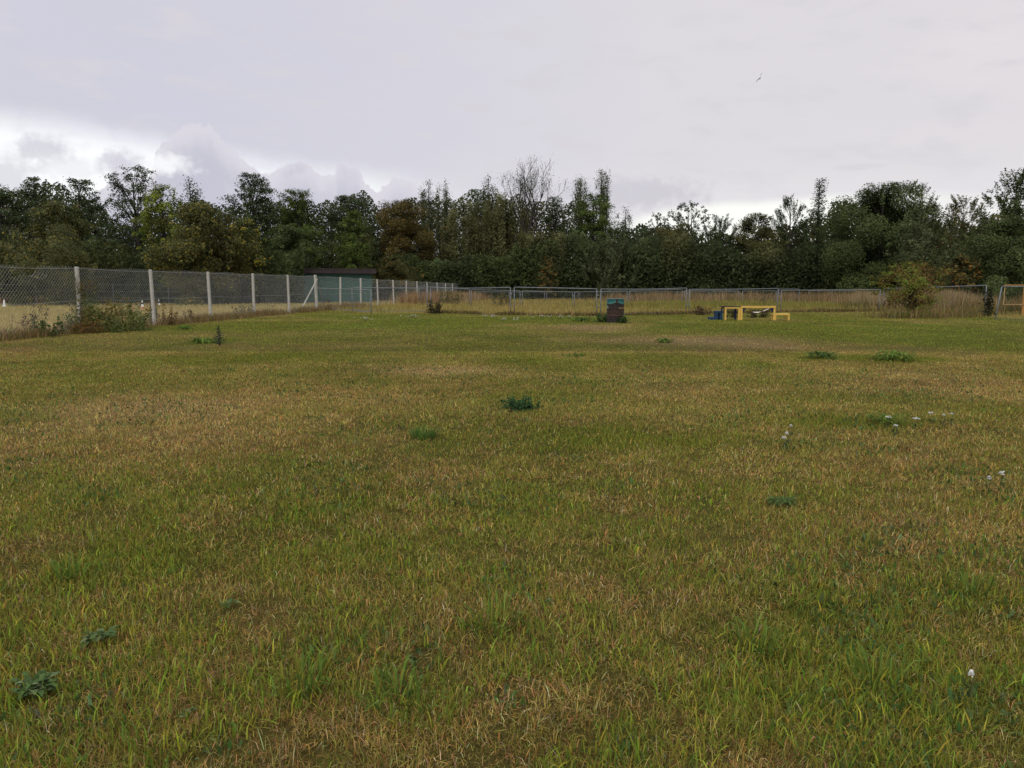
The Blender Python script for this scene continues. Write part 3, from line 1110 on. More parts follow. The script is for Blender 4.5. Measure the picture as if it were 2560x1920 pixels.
YEL = (0.26, 0.20, 0.03)
ORG = (0.28, 0.12, 0.02)
GW = 'trees at the edge of the wood'
TREES = [
    ('dark_tree', 'dark leafy tree cut by the left frame edge behind the chain link fence', 15, 460, 80, 720, 72, 'ash', 'dark', {}),
    ('dark_tree', 'dark tree with drooping frond tips above the left side of the rounded olive bush', 108, 441, 50, 640, 80, 'ash', 'dark', {}),
    ('dark_tree', 'dark tree rising behind the right side of the rounded olive bush', 215, 446, 62, 640, 78, 'ash', 'dark', {}),
    ('rounded_bush', 'large rounded olive bush with pale yellowing leaves behind the first concrete post', 150, 506, 112, 762, 60, 'shrub', 'olive', dict(accent=YEL, acc_frac=0.05, leaf=0.16, cat='bush')),
    ('ash_tree', 'tall airy dark tree standing just left of the yellow green tree', 352, 415, 70, 640, 74, 'ash', 'dark', dict(dens=0.9)),
    ('lime_tree', 'yellow green tree, brightest crown on the left side of the wood', 422, 461, 54, 720, 67, 'round', 'lime', {}),
    ('pointed_tree', 'slim pointed treetop poking up right of the yellow green tree', 487, 440, 34, 660, 72, 'poplar', 'mid', {}),
    ('olive_tree', 'broad olive brown tree with low limbs right of the yellow green tree', 510, 512, 96, 760, 62, 'round', 'olivebrown', dict(accent=YEL, acc_frac=0.07, leaf=0.17, dens=1.1)),
    ('dark_tree', 'dark tree with twin pointed tops above the strand of yellow leaves', 640, 433, 66, 660, 82, 'ash', 'dark', {}),
    ('yellowing_tree', 'dark tree with hanging strands of bright yellow leaves left of the shed', 618, 545, 48, 745, 66, 'round', 'mid', dict(accent=(0.40, 0.29, 0.03), acc_frac=0.13)),
    ('domed_tree', 'dome topped dark tree above and left of the shed roof', 752, 476, 66, 650, 86, 'ash', 'leafgreen', dict(dens=0.95)),
    ('green_tree', 'mid green tree standing directly behind the left end of the shed roof', 722, 565, 62, 745, 76, 'round', 'mid', {}),
    ('knobbly_tree', 'dark knobbly crowned tree rising above the shed roof', 880, 493, 66, 650, 94, 'ash', 'dark', {}),
    ('conical_tree', 'light green conical tree in front of the knobbly dark crown by the shed', 890, 527, 42, 720, 82, 'round', 'leafgreen', {}),
    ('bush', 'dull brown green bush right of the shed wall', 985, 640, 62, 752, 88, 'shrub', 'olivebrown', dict(accent=ORG, acc_frac=0.05, cat='bush')),
    ('amber_tree', 'amber tinged autumn tree between the shed and the pale poplars', 1010, 502, 82, 730, 96, 'round', 'amber', dict(accent=(0.165, 0.105, 0.024), acc_frac=0.09)),
    ('poplar_tree', 'thin poplar spire, leftmost of the two beside the amber tree', 1074, 447, 26, 640, 102, 'poplar', 'greygreen', dict(dens=0.8)),
    ('poplar_tree', 'thin poplar spire, rightmost of the two beside the amber tree', 1117, 449, 28, 640, 103, 'poplar', 'greygreen', dict(dens=0.8)),
    ('poplar_tree', 'broad grey green poplar with many leaders left of the taller bunch of spires', 1160, 500, 62, 735, 99, 'poplarmass', 'poplar', dict(leaf=0.17)),
    ('poplar_tree', 'leafy poplar spire just left of the nearly bare tree', 1222, 432, 32, 640, 104, 'poplar', 'greygreen', {}),
    ('poplar_tree', 'dense olive poplar below the nearly bare tree', 1265, 482, 62, 735, 100, 'poplarmass', 'poplar', dict(leaf=0.17)),
    ('bare_tree', 'tallest tree, nearly bare fan of twigs in the middle of the wood', 1322, 392, 66, 590, 97, 'bare', 'mid', dict(leaf=0.14)),
    ('ragged_tree', 'ragged dark tree filling the gap right of the nearly bare tree', 1388, 493, 42, 700, 104, 'ash', 'dark', {}),
    ('poplar_tree', 'sparse poplar tops behind the left half of the bright green crown', 1448, 441, 32, 560, 107, 'poplar', 'greygreen', dict(dens=0.7)),
    ('poplar_tree', 'tallest sparse poplar tip above the right half of the bright green crown', 1498, 419, 26, 560, 108, 'poplar', 'greygreen', dict(dens=0.8)),
    ('green_tree', 'bright green leafy tree with sky gaps under its two lobed crown', 1482, 485, 66, 690, 102, 'ash', 'leafgreen', {}),
    ('olive_tree', 'olive tree with light glints coloured into its leaves below the nearly bare tree', 1345, 575, 70, 750, 94, 'poplarmass', 'poplar', dict(leaf=0.16)),
    ('small_tree', 'thin dark tree leaning at the right shoulder of the bright green crown', 1560, 520, 30, 690, 104, 'poplar', 'dark', {}),
    ('sapling', 'small lone sapling silhouetted in the low gap of the treeline', 1637, 531, 24, 640, 99, 'sparse', 'dark', dict(stems=2)),
    ('open_tree', 'open crowned little tree silhouetted against the bright strip of sky', 1716, 508, 50, 600, 97, 'sparse', 'dark', dict(dens=1.4, stems=2)),
    ('willow_bush', 'feathery grey green willow bush behind the rusty drum', 1530, 598, 78, 752, 92, 'willow', 'greygreen', dict(cat='bush')),
    ('orange_bush', 'small bush flecked with orange berries above the mesh panels left of the drum', 1368, 640, 22, 740, 90, 'shrub', 'olivebrown', dict(accent=(0.34, 0.12, 0.02), acc_frac=0.10, cat='bush')),
    ('olive_tree', 'low olive and rust coloured tree under the lone sapling', 1668, 572, 68, 750, 95, 'round', 'olivebrown', dict(accent=(0.16, 0.10, 0.025), acc_frac=0.1)),
    ('feathery_tree', 'low feathery tree with upright shoots under the bright strip of sky', 1795, 546, 52, 740, 93, 'willow', 'dark', {}),
    ('olive_tree', 'sloping olive tree left of the weeping birch', 1890, 535, 62, 740, 91, 'round', 'olivebrown', dict(accent=YEL, acc_frac=0.03)),
    ('willow_tree', 'wispy dark willow touching the left side of the weeping birch', 1968, 496, 52, 740, 93, 'willow', 'dark', {}),
    ('birch_tree', 'weeping birch with hanging black strands, the spire on the right', 2036, 446, 46, 740, 87, 'birch', 'dark', {}),
    ('broad_tree', 'broad domed dark tree, widest crown right of the weeping birch', 2195, 462, 125, 742, 80, 'round', 'mid', dict(dens=1.05)),
    ('wispy_tree', 'wispy thin crown at the right shoulder of the broad domed tree', 2292, 462, 36, 650, 86, 'willow', 'olive', {}),
    ('willow_tree', 'soft grey green willow behind the rust coloured thorn bush', 2300, 512, 66, 750, 62, 'willow', 'greygreen', {}),
    ('olive_tree', 'olive tree with orange leaf patches left of the tall right edge tree', 2395, 500, 70, 752, 72, 'willow', 'olive', dict(accent=ORG, acc_frac=0.03)),
    ('orange_bush', 'low bush with orange flecked foliage above the right hand panel rail', 2395, 640, 52, 760, 50, 'shrub', 'olivebrown', dict(accent=(0.26, 0.12, 0.025), acc_frac=0.16, cat='bush')),
    ('leafy_tree', 'tall leafy tree running out of the right frame edge', 2520, 433, 82, 740, 64, 'willow', 'mid', dict(dens=1.2)),
    ('dark_bush', 'big dark green bush at the right frame edge behind the orange frame', 2510, 545, 105, 770, 50, 'shrub', 'mid', dict(cat='bush')),
    ('thorn_tree', 'small rust and green thorn tree growing at the mesh panels on the right', 2272, 655, 78, 772, 36, 'small', 'rust', dict(base_py=792, leaf=0.075, stems=2, accent=(0.13, 0.17, 0.03), acc_frac=0.42, dens=0.72)),
]
for nm, lab, px, top, half, bot, dep, kind, pal, kw in TREES:
    kw = dict(kw)
    cat = kw.pop('cat', 'tree')
    tree(nm, lab, cat, px, top, half, bot, dep, kind, pal, group=GW if cat == 'tree' and nm != 'thorn_tree' else None, **kw)


def build_undergrowth():
    rng = np.random.default_rng(77)
    C, K = [], []

    def run(x0, x1, y0, y1, depth0, depth1, n, thick, pal):
        px = rng.uniform(x0, x1, n)
        t = (px - x0) / (x1 - x0)
        Y = depth0 + (depth1 - depth0) * t + rng.uniform(0, thick, n)
        nz = (vnoise(px, Y * 0 + depth0, 110, 3) - 0.5) * 74 + vnoise(px, px * 0, 38, 3) * 30 + vnoise(px, px * 0, 13, 8) * 14 - 22
        tp = np.interp(t, np.linspace(0, 1, len(y0)), y0) + nz
        py = tp + (y1 - tp) * rng.uniform(0, 1, n) ** 0.8
        u = (px - 1280) / F
        v = (960 - py) / F
        dy = math.cos(TH) + v * math.sin(TH)
        k = Y / dy
        z = CAMZ + (-math.sin(TH) + v * math.cos(TH)) * k
        C.append(np.stack([u * k, Y, np.maximum(z, gz(Y) + 0.05)], -1))
        p = np.array(PAL[pal]) * 0.8
        tint = (fbm(px, py, 34, 12, 3) - 0.5)[:, None]
        hue = np.clip((vnoise(px, py * 0.6, 120, 44 + int(depth0)) - 0.45) * 3, 0, 1)[:, None]
        hue2 = np.clip((vnoise(px, py * 0.6, 95, 81 + int(depth0)) - 0.58) * 4, 0, 1)[:, None]
        cc = p[rng.integers(0, 3, n)] * (1 - hue) + np.array([0.072, 0.070, 0.027]) * hue
        cc = cc * (1 - hue2) + np.array([0.048, 0.064, 0.026]) * hue2
        K.append(cc * (1 + 1.5 * tint))
    # far body of the wood
    run(-260, 760, [482, 482, 480, 486, 505, 552, 492, 482, 484, 505], 762, 84, 92, 90000, 7, 'dark')
    run(700, 1620, [510, 522, 522, 522, 498, 492, 492, 512, 545, 532, 575], 750, 108, 112, 110000, 7, 'dark')
    run(1560, 2120, [580, 585, 585, 570, 560, 545], 752, 108, 100, 60000, 7, 'dark')
    run(2080, 2850, [535, 520, 520, 515, 500, 500], 770, 90, 76, 74000, 7, 'dark')
    # lower shrubs in front
    run(-260, 760, [610, 620, 600, 625], 762, 64, 66, 36000, 5, 'mid')
    run(700, 930, [620, 620], 755, 84, 86, 8000, 4, 'mid')
    run(900, 1620, [630, 650, 655, 615, 610, 620], 748, 91, 92, 44000, 5, 'mid')
    run(1560, 2300, [600, 610, 620, 600], 750, 90, 78, 44000, 5, 'dark')
    run(2250, 2850, [620, 610, 600], 770, 68, 56, 30000, 5, 'mid')
    C, K = np.concatenate(C), np.concatenate(K)
    K = np.clip(K * 1.2 * (1 + rng.normal(0, 0.18, (len(K), 1))), 0.006, 0.4)
    o = quads_mesh('undergrowth', leaf_quads(C, 0.30, rng, 0.7, 0.0, np.array([0.0, -0.65, 0.3]), 0.6), K, M_LEAF)
    tag(o, 'dark tangled undergrowth closing the foot of the wood', 'undergrowth', kind='stuff')


build_undergrowth()


# ------------------------------------------------------------------ chain link fence on concrete posts
POST_Y = [18.7, 22.85, 26.8, 30.9, 35.0, 39.2, 43.3, 47.5, 51.9, 56.3, 61.0, 65.3, 69.8, 74.4, 79.4, 84.0, 88.7, 93.6, 98.5, 103.9, 108.2]
FENCE_H = 1.86
FDIR = Vector((FB, 1, 0)).normalized()
FN = Vector((1, -FB, 0)).normalized()


def fence_run(ys, label, braced, damaged, shared=False, pitch=0.115, wr=0.0024):
    y0, y1 = ys[0], ys[-1]
    root = empty('chain_link_fence', (float(fx(y0)), y0, 0))
    tag(root, label, 'fence', 'chain link fence runs')
    o = Vector((float(fx(y0)), y0, 0))
    rnd = random.Random(int(y0))

    def P(y, z, off=0.0):
        return Vector((float(fx(y)), y, float(gz(y)) + z)) + FN * off

    for i, y in enumerate(ys):
        if shared and i == 0:
            continue                        # the braced post belongs to the near run
        b = MB()
        big = abs(y - 43.3) < 0.1
        w = 0.070 if big else 0.051
        h = FENCE_H + (0.10 if big else 0.05)
        last = abs(y - 108.2) < 0.1
        if last:
            b.tube([P(y, -0.2), P(y, h)], 0.035, 8)
        else:
            lx, ly = rnd.gauss(0, 0.018), rnd.gauss(0, 0.018)
            rings = []
            zs = [-0.3, 0.0, h * 0.5, h - 0.03, h]
            sc_ = [1.0, 1.0, 0.96, 0.93, 0.80]
            for z, s in zip(zs, sc_):
                c = P(y, z, -0.02) + Vector((lx * z, ly * z, 0))
                q = []
                for a, bb in ((-1, -0.7), (-0.7, -1), (0.7, -1), (1, -0.7), (1, 0.7), (0.7, 1), (-0.7, 1), (-1, 0.7)):
                    q.append(c + FN * (a * w * s) + FDIR * (bb * w * s))
                rings.append(q)
            vs_ = [p for r in rings for p in r]
            fs = []
            for r in range(len(zs) - 1):
                for k in range(8):
                    fs.append((r * 8 + k, r * 8 + (k + 1) % 8, (r + 1) * 8 + (k + 1) % 8, (r + 1) * 8 + k))
            fs.append(tuple((len(zs) - 1) * 8 + k for k in range(8)))
            b.add(vs_, fs)
        po = b.build('post', M_GALV if last else M_CONC, None, origin=tuple(P(y, 0)))
        po.parent = root
        po.location = P(y, 0) - o
    # the woven wire: two families of slanting wires joined at knuckles along the top edge
    m = MB()
    L = y1 - y0
    H = FENCE_H
    n = int((L + H) / pitch) + 1
    off = 0.075
    for fam in (1, -1):
        for i in range(n):
            s0 = i * pitch if fam == -1 else i * pitch - H
            # (s, z): from bottom to top, clipped to the run
            a, za, bq, zb_ = s0, 0.03, s0 + H * (1 if fam == 1 else -1), H + 0.035
            top_cut = H + 0.035
            if damaged and abs((bq + y0) - 20.75) < 0.34:
                top_cut = H - 0.16 - 0.10 * rnd.random()
                f = (top_cut - za) / (zb_ - za)
                bq, zb_ = a + (bq - a) * f, top_cut
            pts = []
            for t in np.linspace(0, 1, 2):
                pts.append([a + (bq - a) * t, za + (zb_ - za) * t])
            (s_a, z_a), (s_b, z_b) = pts
            if max(s_a, s_b) <= 0 or min(s_a, s_b) >= L:
                continue

            def cut(sc2, sa, za2, sb, zb2):
                t = (sc2 - sa) / (sb - sa)
                return sc2, za2 + (zb2 - za2) * t
            if s_a < 0:
                s_a, z_a = cut(0, s_a, z_a, s_b, z_b)
            if s_a > L:
                s_a, z_a = cut(L, s_a, z_a, s_b, z_b)
            if s_b < 0:
                s_b, z_b = cut(0, s_a, z_a, s_b, z_b)
            if s_b > L:
                s_b, z_b = cut(L, s_a, z_a, s_b, z_b)
            sl = abs(s_b - s_a)
            k = max(1, int(sl / 0.5))
            pp = []
            for q in range(k + 1):
                t = q / k
                s = s_a + (s_b - s_a) * t
                z = z_a + (z_b - z_a) * t
                sagz = -0.02 * math.sin((s + y0) * 1.9)
                pp.append(P(y0 + s, z + sagz * (z / H), off + 0.003 * fam + 0.012 * math.sin((s + y0) * 2.3 + z * 2)))
            m.tube(pp, wr, 3, cap=False)
    if damaged:
        for k in range(4):
            pts = []
            for q in range(8):
                t = q / 7
                pts.append(P(20.45 + 0.12 * k + t * 0.55, H - 0.12 - 0.22 * math.sin(t * 2.4) + 0.14 * t - 0.02 * k, off + 0.02 * k))
            m.tube(pts, 0.0028, 3, cap=False)
    mo = m.build('wire_mesh', M_WIRE)
    mo.parent = root
    mo.location = -o
    for z in (H - 0.005, 0.93, 0.06):
        m = MB()
        ss = np.arange(0, L + 0.01, 0.7)
        m.tube([P(y0 + s, z - 0.025 * math.sin(math.pi * ((s % 4.15) / 4.15)) * (1 if z > 1 else 1.6) * (1 + 0.5 * math.sin(s)), off + 0.008) for s in ss], 0.004, 4, cap=False)
        w_ = m.build('line_wire', M_WIRE)
        w_.parent = root
        w_.location = -o
    if braced:
        for dy, dx in ((-1.9, -0.34), (2.4, -0.38)):
            m = MB()
            m.tube([P(43.3, FENCE_H - 0.12, 0.05), P(43.3 + dy, -0.1, dx)], 0.034, 8)
            w_ = m.build('brace', M_CONC if dy < 0 else M_GALV)
            w_.parent = root
            w_.location = -o
    return root


fence_run(POST_Y[:7], 'near run of chain link fence with concrete posts, ending at the braced post', True, True)
fence_run([43.4] + POST_Y[7:], 'far run of chain link fence with concrete posts, receding beyond the shed', False, False, True, 0.15, 0.0020)


def far_fence():
    root = empty('wire_fence', (-34, 66, float(gz(66))))
    tag(root, 'thin wire fence on slim steel posts along the foot of the left trees', 'fence')
    o = root.location.copy()
    pts = [(-30, 748, 63), (88, 750, 63), (282, 748, 64), (420, 748, 65), (565, 749, 66), (600, 749, 67), (724, 748, 68)]
    tops = []
    for px, py, Y in pts:
        g = at(px, 715, Y)
        b = Vector((g.x, Y, float(gz(Y))))
        m = MB()
        m.tube([b - Vector((0, 0, 0.2)) - o, b + Vector((0, 0, 1.65)) - o], 0.024, 6)
        m.build('post', M_GALV, root)
        tops.append(b)
    for z in (0.5, 1.0, 1.55):
        m = MB()
        m.tube([t + Vector((0, 0, z)) - o for t in tops], 0.006, 4, cap=False)
        m.build('line_wire', M_WIRE, root)


far_fence()


# ------------------------------------------------------------------ mesh panels of the pens
def panel(a, b, za, zb_, label, group, sag=0.0, clear=0.0, mesh=True, tube_r=0.019, leanx=0.0, rail=True, feet=False):
    """one steel framed mesh panel between two ground points; za, zb_ = heights of the two uprights"""
    a, b = Vector(a), Vector(b)
    root = empty('fence_panel', a)
    tag(root, label, 'fence panel', group)
    d = b - a
    L = math.hypot(d.x, d.y)
    u = Vector((d.x / L, d.y / L, 0))
    nrm = Vector((-u.y, u.x, 0))

    def P(s, z, off=0.0):
        t = s / L
        return u * s + Vector((0, 0, d.z * t + z)) + nrm * off + Vector((leanx * z, 0, 0))

    def ht(s):
        t = s / L
        return za + (zb_ - za) * t - sag * math.sin(math.pi * t)
    e = 0.03
    m = MB()
    m.tube([P(e, -0.12), P(e, ht(e))], tube_r, 8)
    m.tube([P(L - e, -0.12), P(L - e, ht(L - e))], tube_r, 8)
    ss = np.linspace(e, L - e, 9)
    m.tube([P(s, ht(s)) for s in ss], tube_r * 0.95, 8)
    m.tube([P(s, clear + 0.02) for s in ss], tube_r * (0.9 if rail else 0.5), 6)
    m.build('frame', M_GALV, root, smooth=True)
    if mesh:
        m = MB()
        n = max(6, int(L / 0.105))
        for i in range(1, n):
            s = e + (L - 2 * e) * i / n
            m.tube([P(s, clear + 0.02, 0.006), P(s, ht(s), 0.006)], 0.0022, 3, cap=False)
        for z in (0.26, 0.50, 0.74, 0.98):
            m.tube([P(s, min(z * za / 1.2, ht(s)), -0.002) for s in ss], 0.0026, 3, cap=False)
        m.build('mesh_infill', M_MESHW, root)
    if feet:
        for s in (e, L - e):
            m = MB()
            c = P(s, 0)
            m.box((c.x - 0.06, c.y - 0.16, c.z - 0.06), (c.x + 0.06, c.y + 0.16, c.z + 0.05))
            m.build('foot', M_DARKTOP, root)
    m = MB()
    for z in (0.42, 0.95):
        m = MB()
        c = P(L + 0.012, z * zb_ / 1.25)
        m.tube([c + u * -0.055, c + u * 0.055], 0.026, 8)
        m.build('clamp', M_GALV, root)
    return root


def top_z(px, py, g):
    return at(px, py, g.y).z - g.z


GF = 'front row of galvanised mesh panels'
GB = 'middle row of galvanised mesh panels'
GC = 'far row of galvanised mesh panels'
for (xa, ba, ta), (xb, bb, tb), sag, lab in [
    ((790, 772, 720), (929, 783.5, 725), 0.0, 'steel panel angled towards the lawn from the braced concrete post'),
    ((880, 777.5, 719.5), (1069, 781, 720.5), 0.0, 'steel panel overlapping the angled one, with its bottom rail showing'),
    ((1076, 782, 719.5), (1277, 787, 718.5), 0.03, 'mesh panel with dark weeds at its left foot, second left of the rusty drum'),
    ((1284, 787, 718), (1493, 789, 722), 0.0, 'mesh panel directly left of the rusty drum'),
    ((1500, 789, 722.5), (1716, 785, 720), 0.035, 'mesh panel behind the rusty drum with sagging top rail'),
    ((1721, 785, 723.5), (1944, 780, 721), 0.02, 'mesh panel behind the yellow agility frames'),
    ((1950, 780, 726), (2199, 778, 724), 0.0, 'mesh panel between the yellow frames and the thorn tree'),
    ((2206, 778, 722), (2462, 790, 713.5), 0.0, 'mesh panel behind the rust coloured thorn tree with pale tall grass'),
]:
    A, B = gp(xa, ba), gp(xb, bb)
    shown = 'rail' in lab or 'angled' in lab
    panel(A, B, top_z(xa, ta, A), top_z(xb, tb, B), lab, GF, sag, tube_r=0.022, rail=shown and 'sagging' not in lab, clear=0.05 if shown else -0.03)
A, B = gp(2486, 798), gp(2760, 808)
panel(A, B, 1.33, 1.33, 'leaning mesh panel cut by the right frame edge in front of the orange frame', GF, 0.0, leanx=0.13, tube_r=0.026, rail=False, clear=-0.03)

for xa, ta, xb, tb, da, db, lab in [
    (1047, 714.5, 1174, 723.5, 60, 53, 'mesh panel in the middle row running along the last concrete posts'),
    (1177, 724, 1301, 727, 53, 51, 'mesh panel in the middle row, first one right of the concrete posts'),
    (1305, 727, 1433, 730, 51, 50, 'mesh panel in the middle row seen through the panel left of the drum'),
    (1436, 730, 1569, 727, 50, 53, 'mesh panel in the middle row with its top just left of the drum lid'),
    (1573, 727, 1707, 723.5, 53, 56, 'mesh panel in the middle row just right of the drum'),
    (1711, 726, 1848, 727, 57, 58, 'mesh panel in the middle row above the blue steps'),
    (1856, 728, 1942, 727, 58, 59, 'mesh panel in the middle row above the yellow agility frame'),
    (1947, 722.5, 1999, 722.5, 62, 62, 'narrow raised mesh panel in the middle row right of the yellow frames'),
]:
    a, b = at(xa, 715, da), at(xb, 715, db)
    A, B = Vector((a.x, da, float(gz(da)))), Vector((b.x, db, float(gz(db))))
    panel(A, B, top_z(xa, ta, A), top_z(xb, tb, B), lab, GB, feet=False, rail=False)
for xa, xb, d in [(1186, 1273, 76), (1278, 1362, 76), (1366, 1446, 77), (1449, 1529, 77), (1532, 1610, 78), (1613, 1692, 78), (1695, 1774, 77), (1777, 1852, 76), (2022, 2077, 68), (2080, 2150, 66)]:
    a, b = at(xa, 715, d), at(xb, 715, d)
    A, B = Vector((a.x, d, float(gz(d)))), Vector((b.x, d, float(gz(d))))
    h = top_z(xa, 729.5 if xa < 2000 else 727, A)
    panel(A, B, h, h, 'low thin mesh panel in the farthest row, against the dark foot of the wood', GC, feet=False, rail=False, tube_r=0.022)

# ------------------------------------------------------------------ shed
def shed():
    Y = 70.0
    z0 = float(gz(Y))
    L = at(741, 715, Y)
    R = at(914, 715, Y)
    ang = math.radians(19)
    root = empty('shed', (L.x, Y, z0), ang)
    tag(root, 'dark teal timber shed with flat overhanging bitumen roof behind the concrete posts', 'shed')
    W = (R.x - L.x) / math.cos(ang) * 1.03
    D = 4.2
    zt = at(840, 684, Y).z - z0
    zr = at(840, 671.5, Y).z - z0
    m = MB()
    m.box((0, 0, -0.2), (W, 0.06, zt))
    for i in range(1, int(W / 0.3)):
        m.box((i * 0.3 - 0.008, -0.012, 0.0), (i * 0.3 + 0.008, 0.002, zt - 0.03))
    m.build('front_wall', M_TEAL, root)
    m = MB()
    m.box((W - 0.06, 0.063, -0.2), (W - 0.003, D, zt))
    m.box((0.06, D - 0.06, -0.2), (W - 0.063, D, zt))
    m.build('rear_wall', M_TEAL, root)
    m = MB()
    m.box((0.003, 0.063, -0.2), (0.06, D, zt))
    for i in range(1, 14):
        m.box((-0.012, i * 0.3 - 0.01, 0.0), (0.004, i * 0.3 + 0.01, zt - 0.03))
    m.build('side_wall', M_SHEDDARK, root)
    m = MB()
    m.box((-0.42, -0.45, zt + 0.02), (W + 0.34, D + 0.35, zr))
    m.box((-0.44, -0.47, zr - 0.07), (W + 0.36, D + 0.37, zr + 0.03))
    m.build('roof', M_ROOF, root)
    m = MB()
    for x in np.linspace(0.3, W - 0.3, 6):
        m.box((x - 0.04, -0.4, zt + 0.003), (x + 0.04, -0.02, zt + 0.017))
    m.build('rafter', M_SHEDDARK, root)


shed()


# ------------------------------------------------------------------ rusty drum
def drum():
    g = gp(1538, 806)
    g.z -= 0.03
    s = g.y / F
    R = 43.5 / 2 * s
    H = (at(1538, 746, g.y).z - g.z)
    root = empty('oil_drum', g)
    tag(root, 'rusty steel oil drum with teal painted top standing on the lawn before the panels', 'drum')
    rng = random.Random(4)
    teal = (0.018, 0.105, 0.10)
    tealp = (0.06, 0.22, 0.20)
    blk = (0.020, 0.017, 0.018)
    rust = (0.036, 0.023, 0.018)
    rust2 = (0.052, 0.028, 0.019)

    def colf(x, y, z):
        t = z / H
        a = math.atan2(x, -y)                 # 0 faces the camera
        n = math.sin(a * 5 + t * 9) * math.sin(t * 23 + a * 3)
        low = 0.775 + 0.10 * math.exp(-(a / 0.55) ** 2) - 0.03 * math.cos(a * 2.0)
        if t > low and not (abs(a - 0.04) < 0.12 + 0.25 * max(0, 0.93 - t)) and t < 0.985:
            return tealp if t < low + 0.045 else teal
        if t > 0.98:
            return (0.30, 0.33, 0.34)
        if 0.605 < t < 0.635 and (a > 0.25 or a < -1.0):
            return (0.34, 0.22, 0.07) if n > -0.5 else rust2
        if 0.60 < t < 0.72 and a < -1.15 and n > 0:
            return (0.10, 0.34, 0.30)
        if 0.31 < t < 0.34:
            return (0.085, 0.045, 0.03)
        if t > 0.64:
            return blk if n < 0.2 else rust
        if t < 0.30:
            return rust if n > -0.2 else blk
        return rust2 if n > 0.25 else rust
    prof = [(R * 0.97, 0.0), (R * 1.0, 0.012 * H)]
    for i in range(1, 72):
        t = i / 72
        r = R * 0.975
        for tc in (0.325, 0.62):
            r += R * 0.045 * math.exp(-((t - tc) / 0.011) ** 2)
        r += R * 0.006 * math.sin(t * 40) * math.sin(t * 9)
        prof.append((r, t * H))
    prof += [(R * 1.0, H * 0.988), (R * 1.02, H * 0.994), (R * 1.02, H), (R * 0.96, H)]
    m = MB()
    m.lathe(prof, 96, colf)
    m.build('body', M_ATTR, root, smooth=True)
    m = MB()
    m.lathe([(R * 0.958, H * 0.995), (R * 0.955, H * 0.975), (R * 0.3, H * 0.978), (0.001, H * 0.978)], 48, lambda x, y, z: (0.33, 0.35, 0.36))
    m.build('lid', M_ATTR, root, smooth=True)


drum()


